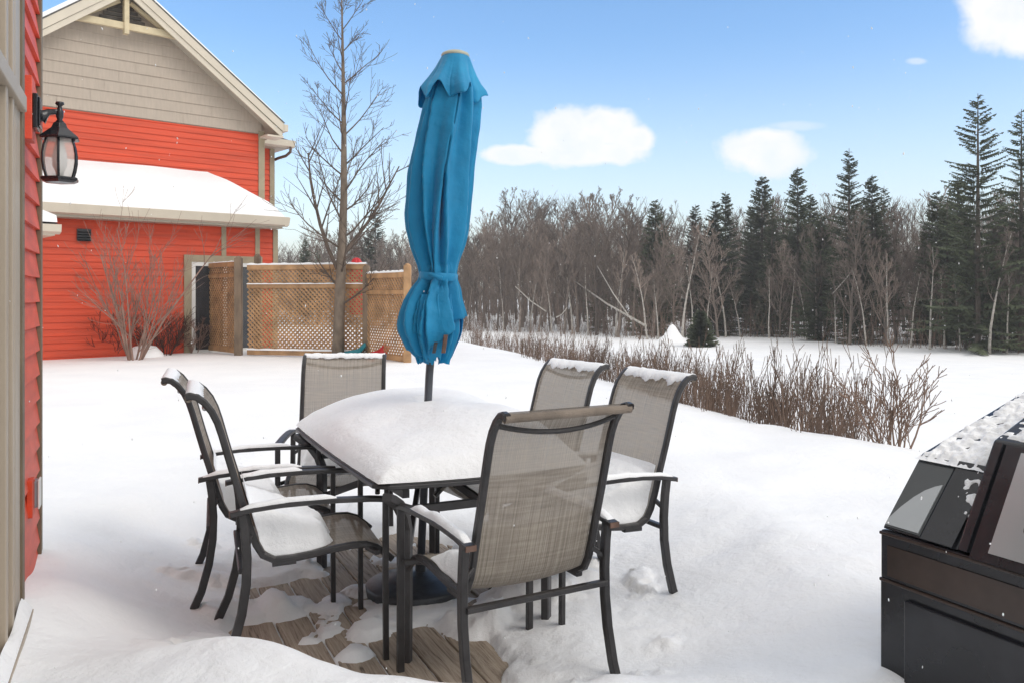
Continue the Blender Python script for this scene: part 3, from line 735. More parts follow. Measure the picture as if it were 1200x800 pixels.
# main roof: two slabs with cream rake and soffit
for s, nm in ((1, 'right'), (-1, 'left')):
    e = PK[0] + s * 3.28; ez = PK[1] - 3.28 * SL
    def q(x, z, y): return Vector((x, y, z))
    rf = MB(); y0, y1 = .36, 8
    rf.add([(PK[0], y0, PK[1] + .07), (e, y0, ez + .07), (e, y1, ez + .07), (PK[0], y1, PK[1] + .07), (PK[0], y0, PK[1] + .10), (e + s * .03, y0, ez + .08), (e + s * .03, y1, ez + .08), (PK[0], y1, PK[1] + .10)],
           [(0, 1, 2, 3), (4, 7, 6, 5), (0, 4, 5, 1), (1, 5, 6, 2), (2, 6, 7, 3)])
    ro = rf.build('roof', ROOFM, nh, fixn=True)
    sf = MB(); sf.add([(PK[0], .40, PK[1] - .17), (e, .40, ez - .17), (e, 7.9, ez - .17), (PK[0], 7.9, PK[1] - .17)], [(0, 1, 2, 3)]); sf.build('soffit', SOFFIT, ro)
    rk = MB()
    rk.prism([(PK[0], PK[1] + .068), (e, ez + .068), (e, ez - .12), (PK[0], PK[1] - .12)], lambda a, b: Vector((a, .37, b)), lambda a, b: Vector((a, .41, b)))
    rk.prism([(PK[0], PK[1] - .122), (e - s * .02, ez - .122), (e - s * .02, ez - .25), (PK[0], PK[1] - .25)], lambda a, b: Vector((a, .395, b)), lambda a, b: Vector((a, .43, b)))
    rk.box(min(e, e + s * .1), max(e, e + s * .1), .36, 8, ez - .10, ez + .05)
    rk.box(min(e - s * .38, e), max(e - s * .38, e), .385, .80, ez - .25, ez - .21)
    rk.build('fascia', CREAM, nh, fixn=True)
    sc_ = MB(); sc_.add([(PK[0], .5, PK[1] + .22), (e, .5, ez + .2), (e, 8, ez + .2), (PK[0], 8, PK[1] + .22), (PK[0], .45, PK[1] + .10), (e, .45, ez + .085)], [(0, 3, 2, 1), (0, 1, 5, 4)])
    o = sc_.build('roof_snow', SNOW, None, smooth=False); o.location = NO; o.rotation_euler = (0, 0, NA)
    tag(o, 'smooth snow on the %s slope of the neighbour gable roof' % nm, 'snow')
m_ = MB(); zc = 6.78
hh = (PK[1] - .12 - zc) / SL + .05
m_.bar((PK[0] - hh - .1, .55, zc), (PK[0] + hh + .1, .55, zc), .09, .13); m_.bar((PK[0], .53, zc - .16), (PK[0], .53, PK[1] - .15), .13, .09, (1, 0, 0))
for s in (-1, 1): m_.bar((PK[0] + s * hh * .75, .60, zc + .08), (PK[0] + s * .1, .60, PK[1] - .35), .06, .07)
m_.build('gable_truss', BEAM, nh)
m_ = MB()
for i in range(6): m_.box(PK[0] - .5 + i * .07, PK[0] + .5 - i * .07, UY - .055, UY - .03, 6.84 + i * .085, 6.90 + i * .085)
m_.build('gable_louvre', LOUVREM, nh)
# trims
m_ = MB(); m_.box(-.05, .06, -.03, .1, -.3, 2.86); m_.box(-.02, .12, UY - .035, UY + .1, 3.1, 5.1)
for s0 in (-1.13, -.40): m_.box(s0 - .05, s0 + .05, -.028, -.012, 2.26, 2.86)
m_.build('corner_trim', TAN, nh)
# patio door of the neighbour
wf = MB(); wf.box(-1.95, -.30, -.045, -.015, 2.12, 2.26); wf.box(-1.95, -1.80, -.045, -.015, -.2, 2.12); wf.box(-.42, -.30, -.045, -.015, -.2, 2.12)
win = wf.build('patio_door', TAN, nh)
m_ = MB(); m_.box(-1.80, -.42, -.035, -.016, 2.04, 2.12); 
for a in (-1.80, -1.15, -.50): m_.box(a, a + .08, -.035, -.016, .25, 2.04)
m_.box(-1.72, -.5, -.033, -.016, .25, .35); m_.build('frame', WHITE, win)
for a in (-1.72, -1.07): 
    m_ = MB(); m_.box(a, a + .57, -.026, -.020, .35, 2.04); m_.build('pane', GLASSD, win)
# dryer vent
m_ = MB(); m_.box(-3.92, -3.68, -.06, -.015, 2.45, 2.68); 
for i in range(4): m_.add([(-3.91, -.06, 2.48 + i * .05), (-3.69, -.06, 2.48 + i * .05), (-3.69, -.085, 2.46 + i * .05), (-3.91, -.085, 2.46 + i * .05)], [(0, 1, 2, 3)])
m_.build('wall_vent', BLACKM, nh)
# lower skirt roof, hipped on the right
ez, ey, es = 3.10, -.36, .01; rs = .74; RY = UY
tz = ez + (RY - ey) * rs; hs = es - (RY - ey)
rf = MB(); zb = ez - .03
rf.add([(-9, ey, ez), (es, ey, ez), (hs, RY, tz), (-9, RY, tz), (es, 6, ez), (hs, 6, tz)], [(0, 1, 2, 3), (1, 4, 5, 2)])
rf.build('lower_roof', ROOFM, nh)
gt = MB(); gt.prism([(ey, 2.90), (ey - .10, 2.93), (ey - .13, 3.09), (ey - .11, 3.10), (ey, 3.09)], lambda a, b: Vector((-9, a, b)), lambda a, b: Vector((es + .1, a, b)))
gt.prism([(es, 2.90), (es + .10, 2.93), (es + .13, 3.085), (es, 3.085)], lambda a, b: Vector((a, ey - .1, b)), lambda a, b: Vector((a, 6, b)))
gt.build('gutter', CREAM, nh, fixn=True)
m_ = MB(); m_.box(-9, es - .002, ey + .002, .0, 2.86, 2.90); m_.build('soffit', SOFFIT, nh)
sn = MB(); rows = []
nx_ = 120
for i in range(nx_ + 1):
    row = []
    for j in range(13):
        v = j / 12; y = lerp(ey - .10, RY - .025, v)
        x = lerp(-9, lerp(es + .1, hs - .02, v), i / nx_)
        z = ez + (y - ey) * rs + .02 + .17 * sstep(0, .25, v) * (1 - .25 * sstep(.7, 1, v)) + .03 * nz(x * .8, y * 2) 
        z = min(z, ez + (y - ey) * rs + .28)
        z -= .12 * sstep(.93, 1, i / nx_) * 0
        row.append(Vector((x, y, z)))
    rows.append(row)
sn.grid(rows)
last = rows[-1]; r2 = []
for i in range(20):
    t = i / 19
    r2.append([Vector((lerp(es + .1, hs - .02, j / 12), lerp(last[j].y, 5.5, t) , last[j].z)) for j in range(13)])
sn.grid(r2)
b0 = [Vector((r[0].x, r[0].y, ez - .01)) for r in rows]; sn.grid([b0, [r[0] for r in rows]])
o = sn.build('roof_snow', SNOW, smooth=True, fixn=False); o.location = NO; o.rotation_euler = (0, 0, NA)
tag(o, 'deep snow on the lower skirt roof of the neighbour house, above its gutter', 'snow')
# rear wing at right
m_ = MB(); clap(m_, .12, .84, -.3, 4.95, .125, .02, 2.0); m_.box(.0, .83, 2.01, 6, -.3, 4.95); m_.build('rear_wing_siding', RED1, nh)
m_ = MB(); m_.box(.80, .92, 1.97, 2.1, -.3, 4.95); m_.build('rear_wing_trim', TAN, nh)
m_ = MB(); m_.box(-.3, 1.15, 1.66, 6, 4.95, 5.0); m_.build('rear_wing_soffit', SOFFIT, nh)
m_ = MB(); m_.prism([(1.66, 4.96), (1.56, 4.99), (1.54, 5.13), (1.66, 5.13)], lambda a, b: Vector((-.1, a, b)), lambda a, b: Vector((1.25, a, b)))
m_.prism([(1.15, 4.96), (1.25, 4.99), (1.27, 5.128), (1.15, 5.128)], lambda a, b: Vector((a, 1.57, b)), lambda a, b: Vector((a, 6, b))); m_.build('rear_wing_gutter', CREAM, nh, fixn=True)
m_ = MB(); m_.add([(-.2, 1.6, 5.12), (1.22, 1.6, 5.12), (.3, 4, 6.0), (-.2, 4, 6.0), (1.22, 6, 5.12), (.3, 6, 6.0)], [(0, 1, 2, 3), (1, 4, 5, 2)]); m_.build('rear_wing_roof', ROOFM, nh)
m_ = MB(); m_.tube([(1.16, 1.6, 4.98), (1.15, 1.62, 4.86), (1.1, 1.75, 4.78), (1.0, 1.92, 4.74), (.93, 2.0, 4.70)], .035, 8); m_.build('downspout', RUST, nh, smooth=True)
# small porch roof at the far left of the neighbour
m_ = MB(); m_.prism([(-1.55, 2.46), (-1.67, 2.50), (-1.69, 2.62), (-1.55, 2.63)], lambda a, b: Vector((-9, a, b)), lambda a, b: Vector((-4.55, a, b)))
m_.box(-9, -4.62, -1.55, -.03, 2.44, 2.50); m_.prism([(-4.74, 2.505), (-4.61, 2.505), (-4.61, 2.63), (-4.74, 2.63)], lambda a, b: Vector((a, -1.54, b)), lambda a, b: Vector((a, -.04, b))); m_.build('porch_eave', CREAM, nh, fixn=True)
m_ = MB(); m_.add([(-9, -1.6, 2.64), (-4.58, -1.6, 2.64), (-4.95, -.05, 3.02), (-9, -.05, 3.02), (-4.58, -.05, 2.64)], [(0, 1, 2, 3), (1, 4, 2)]); m_.build('porch_roof', ROOFM, nh)
m_ = MB(); m_.add([(-9, -1.62, 2.66), (-4.60, -1.62, 2.66), (-4.60, -1.55, 2.78), (-9, -1.55, 2.78), (-5.0, -.02, 3.2), (-9, -.02, 3.2), (-4.60, -.02, 2.78)], [(0, 1, 2, 3), (3, 2, 4, 5), (2, 6, 4)])
o = m_.build('roof_snow', SNOW); o.location = NO; o.rotation_euler = (0, 0, NA); tag(o, 'snow on the small low porch roof beside the near wall corner', 'snow')

# ------------------------------------------------------------------ lattice fence
FG = 'cedar lattice fence panels beside the neighbour house'
P1 = Vector((gp(239, 411, .3).x, gp(239, 411, .3).y, 0)); P2 = gp(279.5, 416, .3); P4 = gp(429.5, 418.5, .3); P5 = gp(477.5, 425, .3)
fence = empty('lattice_fence', P2.xy.to_3d(), 0, 'brown cedar lattice privacy fence with snowy rails beside the red neighbour house', 'fence')
FO = P2.xy.to_3d()
def post(p, z1, w, m=WOODD):
    q_ = p.xy.to_3d() - FO; a = MB(); a.box(q_.x - w / 2, q_.x + w / 2, q_.y - w / 2, q_.y + w / 2, -.4, z1); a.lathe([(w * .5, 0), (w * .35, .03), (.01, .045)], (q_.x, q_.y, z1), 8); a.build('post', m, fence)
post(P1, 2.20, .11); post(P2, 2.16, .13); post(P4, 1.98, .12); post(P5, 1.95, .12, WOOD)
P3 = P2.lerp(P4, .11) + Vector((0, .35, 0)); post(P3, 2.22, .11)
def panel(p, q, z0, zm, z1, sp, name='lattice_panel'):
    p = p.xy.to_3d() - FO; q = q.xy.to_3d() - FO; d = (q - p); L = d.length; d.normalize(); n = Vector((-d.y, d.x, 0))
    for z, h_ in ((z0, .09), (zm, .07), (z1, .09)):
        r_ = MB(); r_.bar(p + Vector((0, 0, z)), q + Vector((0, 0, z)), .07, h_); r_.build('rail', WOOD, fence)
    def lat(za, zb, slope, nm):
        m = MB(); H = zb - za
        for sgn in (1, -1):
            off = n * (.010 * sgn)
            u = -H / slope
            while u < L:
                # segment from (u,za) to (u+H/slope, zb), clipped
                a0, a1 = u, u + H / slope; t0 = max(0, (0 - a0) / (a1 - a0)); t1 = min(1, (L - a0) / (a1 - a0))
                if t1 > t0 + .02:
                    f = lambda t: ((lerp(a0, a1, t)) if sgn > 0 else L - lerp(a0, a1, t), lerp(za, zb, t))
                    (x0, z0_), (x1, z1_) = f(t0), f(t1)
                    m.bar(p + d * x0 + Vector((0, 0, z0_)) + off, p + d * x1 + Vector((0, 0, z1_)) + off, .033, .008, n)
                u += sp
        m.build(nm, WOOD, fence)
    lat(z0 + .04, zm - .03, 1.0, name); lat(zm + .03, z1 - .04, 1.0, name)
    return p, q
def rail_snow(p, q, z, lab, w=.075, t=.035):
    m = MB(); rows = []; n_ = 60; d = (q - p); d.z = 0; d.normalize(); n = Vector((-d.y, d.x, 0))
    for i in range(n_ + 1):
        c = p.lerp(q, i / n_); c.z = z; hh = t * (1 + .6 * nz(i * .3, z * 9)) 
        rows.append([c - n * w / 2, c - n * w * .42 + Vector((0, 0, hh * .7)), c + Vector((0, 0, hh)), c + n * w * .42 + Vector((0, 0, hh * .7)), c + n * w / 2])
    m.grid(rows); m.grid([[r[0] for r in rows], [r[-1] for r in rows]]); o = m.build('snow_strip', SNOW, smooth=True, fixn=True); tag(o, lab, 'snow', 'snow strips on the fence rails')
panel(P1, P2, .38, 1.83, 2.05, .098); panel(P2 + Vector((.18, 0, 0)), P4, .36, 1.62, 1.98, .090); panel(P4, P5, .36, 1.50, 1.80, .098)
rail_snow(P2 + Vector((.18, 0, 0)), P4, 2.026, 'snow line along the top rail of the middle fence panel')
rail_snow(P2 + Vector((.18, -.04, 0)), P4 + Vector((0, -.04, 0)), 1.657, 'snow line along the middle rail of the wide fence panel', .05, .02)
rail_snow(P4, P5, 1.846, 'snow line along the top rail of the right hand fence panel')
rail_snow(P2 + Vector((.18, -.04, 0)), P4 + Vector((0, -.04, 0)), .406, 'snow line along the bottom rail of the wide fence panel', .06, .03)
rail_snow(P1, P2, 2.097, 'snow line along the top rail of the left hand fence panel', .07, .02)
# small roofed gate box between the posts
gb_ = P2.lerp(P4, .10)
# red folded parasol, sleds behind the fence
o_ = gp(408, 414, .3).xy.to_3d() + Vector((0, 0, .3)) + Vector((.0, .9, 0))
rp_ = empty('garden_parasol', o_, 0, 'folded red parasol standing behind the lattice fence, only its tip above the rail', 'parasol')
m_ = MB(); m_.tube([(0, 0, -.3), (0, 0, 1.92)], .02, 8); m_.build('pole', POLE, rp_)
rows = []
for r_, z_ in ((.02, 1.93), (.06, 1.91), (.11, 1.82), (.14, 1.7), (.13, 1.55), (.14, 1.4), (.13, .9), (.11, .75)):
    rows.append([Vector((r_ * (1 + .18 * math.cos(8 * t)) * math.cos(t), r_ * (1 + .18 * math.cos(8 * t)) * math.sin(t), z_)) for t in [2 * math.pi * j / 48 for j in range(48)]])
m_ = MB(); m_.grid(rows, True); m_.build('canopy', REDP, rp_, smooth=True)
def sled(name, c, col, lab, rz):
    m = MB(); rows = []
    for i in range(15):
        t = i / 14; x = lerp(-.42, .42, t); w_ = .19 * (1 - .35 * t * t); lift = .18 * max(0, t - .7) / .3
        rows.append([Vector((x, w_ * v, .02 + lift + .09 * abs(v) ** 4)) for v in (-1, -.93, -.6, -.2, .2, .6, .93, 1)])
    m.grid(rows); o = m.build(name, col, smooth=True); s_ = o.modifiers.new('s', 'SOLIDIFY'); s_.thickness = .012
    o.location = c; o.scale = (.62,) * 3; o.rotation_euler = (R(20), R(-12), rz); tag(o, lab, 'sled')
sled('snow_sled', gp(413, 417, .34) + Vector((0, .1, 0)), TEALP, 'teal plastic sled on the snow under the lattice fence', .2)
sled('snow_sled', gp(441, 419, .36) + Vector((0, .2, 0)), REDP, 'red plastic sled on the snow beside the fence post', 1.0)

# ------------------------------------------------------------------ bare trees
def wander(rng, p, d, L, n, up_=0.0, w=.12):
    pts = [p.copy()]; d = d.normalized()
    for i in range(n):
        d = (d + Vector((rng.gauss(0, w), rng.gauss(0, w), rng.gauss(0, w) + up_))).normalized(); pts.append(pts[-1] + d * (L / n))
    return pts
def grow(mb, rng, p, d, L, r, lvl, cfg):
    n = 5 if lvl < 2 else 3
    pts = wander(rng, p, d, L, n, cfg['up'], cfg['w']); rad = [max(cfg['rmin'], lerp(r, r * .3, i / n)) for i in range(n + 1)]
    mb.tube(pts, rad, 5 if lvl == 1 else 3, False)
    if lvl >= cfg['lv']: return
    k = cfg['n'][lvl]
    for i in range(k):
        t = rng.uniform(.15, 1.0); j = min(int(t * n), n - 1); q = pts[j].lerp(pts[j + 1], t * n - j)
        dd = (pts[j + 1] - pts[j]).normalized(); o = dd.orthogonal().normalized(); o.rotate(Matrix.Rotation(rng.uniform(0, 6.283), 3, dd))
        nd = dd * math.cos(cfg['ang']) + o * math.sin(cfg['ang']); grow(mb, rng, q, nd, L * rng.uniform(.35, .62) * (1.15 - .5 * t), r * .5 * (1 - .4 * t), lvl + 1, cfg)

# yard tree
TB = gp(396, 419, .3); TB.z = ground(TB.x, TB.y) - .05
yt = empty('bare_tree', TB, 0, 'tall leafless young tree with ascending twigs in front of the lattice fence', 'tree')
rng = random.Random(21); KT = TB.y / F
def tx(px, py): return Vector(((px - 396) * KT, 0, EYE + (HZ - py) * KT - TB.z))
path = [tx(396, 422), tx(397, 380), tx(399, 330), tx(401, 290), tx(403, 230), tx(403, 150), tx(402, 80), tx(401, 30), tx(400, -25)]
rad = [.118, .102, .092, .08, .064, .046, .03, .018, .006]
m_ = MB(); m_.tube(path, rad, 12); m_.build('trunk', BARK, yt, smooth=True)
cr = MB(); Ht = path[-1].z
cfg = dict(up=.085, w=.06, rmin=.0036, lv=3, n=[0, 8, 4], ang=R(36))
zs_ = [1.0, 1.35, 1.6, 1.9, 2.05, 2.25, 2.4, 2.55, 2.75, 2.9, 3.1, 3.25, 3.4, 3.6, 3.8, 3.95, 4.15, 4.35, 4.5, 4.7, 4.9, 5.1, 5.3, 5.5, 5.7, 5.9, 6.1, 6.3, 6.5, 6.7]
for i, z in enumerate(zs_):
    a = i * 2.4 + rng.uniform(-.4, .4); t = z / Ht
    j = 0
    while path[j + 1].z < z: j += 1
    q = path[j].lerp(path[j + 1], (z - path[j].z) / (path[j + 1].z - path[j].z))
    el = R(lerp(22, 50, t)) ; L = lerp(1.75, .55, t ** 1.1) * rng.uniform(.75, 1.12)
    if z < 1.5: L *= .6
    d = Vector((math.cos(a) * math.cos(el), math.sin(a) * math.cos(el), math.sin(el)))
    grow(cr, rng, q, d, L, lerp(.026, .009, t), 1, cfg)
# one strong rising limb from the low fork
grow(cr, rng, tx(397, 318), Vector((-.45, -.1, .9)), 2.3, .045, 1, cfg)
grow(cr, rng, tx(400, 300), Vector((.6, .2, .8)), 2.0, .04, 1, cfg)
cr.build('crown', TWIG, yt)

# shrub by the neighbour wall
def bush(name, base, H, spread, stems, mat_, seed, lab, cat='shrub', lv=3, n=(0, 7, 4), r0=.02, up_=.07, group=None, rmin=.0035):
    e = empty(name, base, 0, lab, cat, group); rg = random.Random(seed)
    cfg = dict(up=up_, w=.08, rmin=rmin, lv=lv, n=list(n), ang=R(32)); m = MB()
    for i in range(stems):
        a = i * 2.4 + rg.random(); q = rg.uniform(.1, 1)
        d = Vector((math.cos(a) * q * spread, math.sin(a) * q * spread, 1)); L = H * rg.uniform(.65, 1.05)
        grow(m, rg, Vector((math.cos(a) * .08, math.sin(a) * .08, -.1)), d, L, r0 * rg.uniform(.6, 1.1), 1, cfg)
    m.build('branches', mat_, e); return e
g_ = gp(157, 421, .3); bush('bare_shrub', g_, 2.45, .78, 15, SHRUBM, 4, 'large bare many stemmed shrub in front of the red neighbour wall', n=(0, 7, 4), r0=.024, rmin=.003)
for i, (px, py, H, sp, n_) in enumerate(((90, 415, .85, 1.3, 14), (128, 416, .95, 1.2, 14), (190, 416, .9, 1.2, 14), (222, 413, .8, .8, 10))):
    g_ = gp(px, py, .3) + Vector((0, .1, 0))
    bush('low_bush', g_, H, sp, n_, (DARKBR, DARKBR, DARKBR, SHRUBM)[i], 40 + i, ('low dark twiggy bush at the foot of the red wall, leftmost', 'low dark bush behind the left stems of the big shrub', 'low dark bush at the right foot of the big bare shrub', 'small pale twiggy bush against the left fence post')[i], n=(0, 9, 5), r0=.012)
m_ = MB(); m_.lathe([(.0, .22), (.2, .18), (.32, .05), (.36, -.1)], (0, 0, 0), 20); o = m_.build('snow_mound', SNOW, smooth=True); o.location = gp(170, 417, .3); tag(o, 'small snow capped mound at the foot of the big bare shrub', 'snow')

# thicket row beyond the crest
def thicket_proto(seed):
    rg = random.Random(seed); m = MB(); cfg = dict(up=.08, w=.05, rmin=.0026, lv=3, n=[0, 3, 2], ang=R(19))
    for i in range(12):
        a = rg.uniform(0, 6.28); q = rg.uniform(0, .34)
        grow(m, rg, Vector((math.cos(a) * q * .9, math.sin(a) * q * .9, -.35)), Vector((math.cos(a) * q * .6 + rg.gauss(0, .04), math.sin(a) * q * .4, 1)), rg.uniform(.6, 1.05), .0062, 1, cfg)
    return m
TH = []
for s in range(5):
    o = thicket_proto(60 + s).build('thicket_shrub', REDSTEM); TH.append(o)
rg = random.Random(8); cnt = 0
def ridge_pt(t):      # t in metres along the ridge from the point (2.97,6.25)
    pts = RIDGE[3:9]
    for a, b in zip(pts, pts[1:]):
        l = math.hypot(b[0] - a[0], b[1] - a[1])
        if t <= l: return Vector((lerp(a[0], b[0], t / l), lerp(a[1], b[1], t / l), 0)), Vector(((b[1] - a[1]) / l, -(b[0] - a[0]) / l, 0))
        t -= l
    return Vector((*pts[-1], 0)), Vector((1, 0, 0))
TG = 'bare red brown shrubs in the row beyond the snow crest'
t = 1.35
while t < 19:
    for row in range(3):
        if row == 2 and rg.random() < .15: continue
        p, n = ridge_pt(max(0, t)); off = .75 + row * .55 + rg.uniform(-.25, .25)
        q = p + n * off
        if rg.random() < .12: continue
        if t > 9 and rg.random() < .3: continue
        o = TH[cnt % 5] if cnt < 5 else TH[cnt % 5].copy()
        if cnt >= 5: COL.objects.link(o)
        q.z = ground_far(q.x, q.y); sc = rg.uniform(.78, 1.0) * lerp(1.3, .95, sstep(0, 8, t))
        o.location = q; o.rotation_euler = (rg.uniform(-.06, .06), rg.uniform(-.06, .06), rg.uniform(0, 6.28)); o.scale = (sc, sc, sc * rg.uniform(.85, 1.1))
        tag(o, 'bare red brown shrub in the dense row beyond the snow crest', 'shrub', TG); cnt += 1
    t += .33 if t < 9 else .45
e_ = gp(1062, 521, .25); q = Vector((e_.x + .1, e_.y + .45, 0)); q.z = ground_far(q.x, q.y)
bush('spreading_shrub', q, .85, .5, 9, REDSTEM, 77, 'spreading bare shrub at the near right end of the brush row', n=(0, 7, 4), r0=.012)

# ------------------------------------------------------------------ forest
def bare_proto(seed, H, crown0, n1, spread, m_t, m_c, ang_=34, leanr=.0):
    rg = random.Random(seed); e = empty('bare_forest_tree', (0, 0, 0))
    lean = Vector((rg.gauss(0, .05) + leanr, rg.gauss(0, .05), 1))
    pts = wander(rg, Vector((0, 0, -.5)), lean, H * .93, 8, .03, .05); rad = [lerp(H * .0125, .012, (i / 8) ** .8) for i in range(9)]
    t_ = MB(); t_.tube(pts, rad, 6, False); t_.build('trunk', m_t, e)
    c_ = MB(); cfg = dict(up=.15, w=.06, rmin=.008, lv=4, n=[0, 6, 4, 3], ang=R(ang_))
    for i in range(n1):
        u = lerp(crown0, .98, (i + rg.random()) / n1); j = min(int(u * 8), 7); q = pts[j].lerp(pts[j + 1], u * 8 - j)
        a = i * 2.4 + rg.random(); el = R(rg.uniform(35, 65))
        L = H * spread * (1.1 - .75 * (u - crown0) / (1 - crown0)) * rg.uniform(.7, 1.15)
        grow(c_, rg, q, Vector((math.cos(a) * math.cos(el), math.sin(a) * math.cos(el), math.sin(el))), L, H * .0045, 1, cfg)
    c_.build('crown', m_c, e); return e
def spruce_proto(seed, H, wid, m_c, skirt=.06, dens=1.0, name='spruce_tree', sparse=0.0):
    rg = random.Random(seed); e = empty(name, (0, 0, 0))
    t_ = MB(); t_.tube([(0, 0, -.5), (0, 0, H * .5), (0, 0, H)], [H * .012, H * .008, .015], 7, False); t_.build('trunk', SBARK, e)
    c_ = MB(); z = H * skirt
    while z < H * .985:
        f = 1 - z / H; L0 = wid * (f ** .72) * 1.12 * (1 if f > .0 else 0) + .06
        nb_ = max(4, int(8 * dens * (0.65 + f)))
        for b in range(nb_):
            if rg.random() < sparse: continue
            a = rg.uniform(0, 6.283); L = L0 * rg.uniform(.6, 1.15); dro = rg.uniform(-.35, .05) * f + .15 * (1 - f) * 2
            d = Vector((math.cos(a), math.sin(a), dro)); sd = Vector((-math.sin(a), math.cos(a), 0)); st = max(.11, L / 12)
            s = .1 * L; zz = z + rg.uniform(-.1, .1)
            while s < L:
                u = s / L; q = Vector((0, 0, zz)) + d * s + Vector((0, 0, .12 * L * u * u)); ww = (.10 + .22 * L * (1 - u) * .6 + .03) 
                for sg in (-1, 1):
                    l_ = ww * rg.uniform(.7, 1.3); tip = q + sd * sg * l_ + d * l_ * .8 + Vector((0, 0, -l_ * rg.uniform(.1, .55)))
                    b2 = q + d * st * 1.25
                    c_.add([q, b2, tip], [(0, 1, 2)])
                if rg.random() < .6:
                    c_.add([q, q + d * st * 1.3, q + d * st * .7 + Vector((0, 0, -ww * .7))], [(0, 1, 2)])
                s += st * rg.uniform(.75, 1.1)
        z += max(.11, .30 * (H / 10) * (.5 + f * .6)) / dens
    c_.build('crown', m_c, e); return e
BP = [bare_proto(100 + i, H, c0, n1, sp, FBARK, FTWIG, an) for i, (H, c0, n1, sp, an) in enumerate(((9.5, .22, 17, .33, 34), (10.5, .3, 16, .30, 30), (8.5, .15, 18, .34, 36), (9.0, .25, 15, .38, 38), (10, .18, 17, .28, 28), (7.0, .1, 17, .34, 34)))]
WB = [bare_proto(200 + i, H, .45, 9, .2, BIRCH, FTWIG, 34, ln) for i, (H, ln) in enumerate(((7.5, .05), (8.5, -.06), (6.5, .12)))]
SP = [spruce_proto(300 + i, H, w, NEEDLE, sk, de) for i, (H, w, sk, de) in enumerate(((10, 1.7, .05, 1.0), (9, 1.5, .12, 1.1), (11, 1.6, .2, .9), (8, 1.6, .04, 1.1)))]
used = set()
def put(pr, px, d, sc, lab, cat, grp, rg, name=None, sz=None):
    if pr.name not in used: o = pr; used.add(pr.name)
    else: o = copy_tree(pr)
    x = (px - 600) / F * d; o.location = (x, d, ground_far(x, d)); o.rotation_euler = (0, 0, rg.uniform(0, 6.28)); o.scale = (sc, sc, sc if sz is None else sz)
    if name: o.name = name
    tag(o, lab, cat, grp); return o
FRONT = [(200, 78), (330, 74), (480, 68), (560, 65), (650, 62), (750, 52), (850, 57), (930, 55), (1000, 47), (1200, 41), (1350, 38)]
TOPY = [(200, 250), (330, 262), (420, 250), (480, 262), (540, 258), (600, 214), (640, 208), (720, 210), (780, 230), (840, 232), (900, 215), (1000, 215), (1080, 215), (1200, 200), (1400, 200)]
rg = random.Random(17)
Hs = [9.5, 10.5, 8.5, 9.0, 10, 7.0]
i = 0
for row in range(6):
    px = 215 + rg.uniform(0, 12)
    while px < 1330:
        fd = interp(FRONT, px); d = fd + 1 + row * 3.6 + rg.uniform(-1.4, 1.4)
        x = (px - 600) / F * d; g0 = ground_far(x, d)
        want = EYE + (HZ - interp(TOPY, px)) / F * d - g0
        k = rg.randrange(6); sc = want / Hs[k] * rg.uniform(.72, 1.02) * (1 if row > 1 else .9)
        dark = px > 790 or px < 380
        if dark and rg.random() < .38: pass
        else:
            put(BP[k], px, d, sc, 'leafless grey brown tree in the dense woods behind the field', 'tree', 'leafless trees of the woods', rg)
        px += rg.uniform(19, 34) * (1.0 if row else 1.15) * (1.0 if not dark else 1.15); i += 1
# spruces: (px, top y, extra depth)
SPL = [(358, 280, 3), (372, 292, 1), (432, 262, 8), (440, 240, 14), (700, 285, 9), (768, 235, 7), (785, 262, 5), (815, 240, 8), (838, 236, 3), (850, 225, 6), (868, 228, 2), (880, 240, 9), (893, 207, 7), (905, 250, 2), (918, 232, 10), (935, 196, 3), (950, 228, 8), (962, 250, 1), (975, 222, 9), (1008, 245, 2), (1022, 205, 4), (1036, 218, 7), (1050, 250, 9), (1085, 262, 8), (1098, 225, 5), (1110, 235, 4), (1122, 205, 9), (1132, 255, 1), (1165, 262, 6), (1172, 235, 9), (1180, 290, 2), (1210, 200, 6), (1240, 180, 8), (1275, 230, 3), (1310, 190, 6)]
SPL = [q for k_, q in enumerate(SPL) if k_ % 4 != 2 or q[0] > 1100 or q[0] < 500]
SH = [10, 9, 11, 8]
for n_, (px, ty, ex) in enumerate(SPL):
    d = interp(FRONT, px) + ex; x = (px - 600) / F * d; want = EYE + (HZ - ty) / F * d - ground_far(x, d)
    k = rg.randrange(4); put(SP[k], px, d, want / SH[k] * 1.0, 'dark green spruce standing among the leafless trees of the woods', 'tree', 'spruces among the woods', rg)
def spec(px, ty, d, w, sk, de, lab, seed, sparse=0, name='spruce_tree'):
    x = (px - 600) / F * d; g0 = ground_far(x, d); H = EYE + (HZ - ty) / F * d - g0
    e = spruce_proto(seed, H, w, NEEDLE, sk, de, name, sparse); e.location = (x, d, g0); tag(e, lab, 'tree')
spec(1146, 110, 42, 2.7, .05, .92, 'tallest open crowned spruce near the right edge of the woods', 400, .08)
spec(1197, 128, 42, 2.0, .1, .9, 'tall dense spruce cut by the right edge of the photo', 401)
spec(995, 174, 50, 1.75, .12, 1.0, 'slim pointed spruce rising highest in the middle right of the woods', 402)
spec(821, 366, 46, .7, .02, 2.2, 'small young fir standing alone in the snow before the woods', 403, 0, 'young_fir')
BL = [(565 + 0, 30, 0), (706, 300, 0), (735, 290, 1), (742, 330, 0), (800, 255, -2), (812, 300, -1), (828, 300, 0), (1160, 250, -1), (1068, 300, 1), (980, 330, 0), (646, 310, 1), (900, 300, 0), (590, 300, 1), (622, 285, 2), (672, 280, 2), (690, 295, 1), (722, 275, 2), (758, 280, 1), (772, 300, 0), (850, 280, 0), (868, 310, 1), (925, 290, 1), (945, 320, 0), (1015, 300, 1), (1042, 280, 1), (1090, 270, 0), (1108, 300, 1), (1125, 310, 0), (1180, 300, 0)]
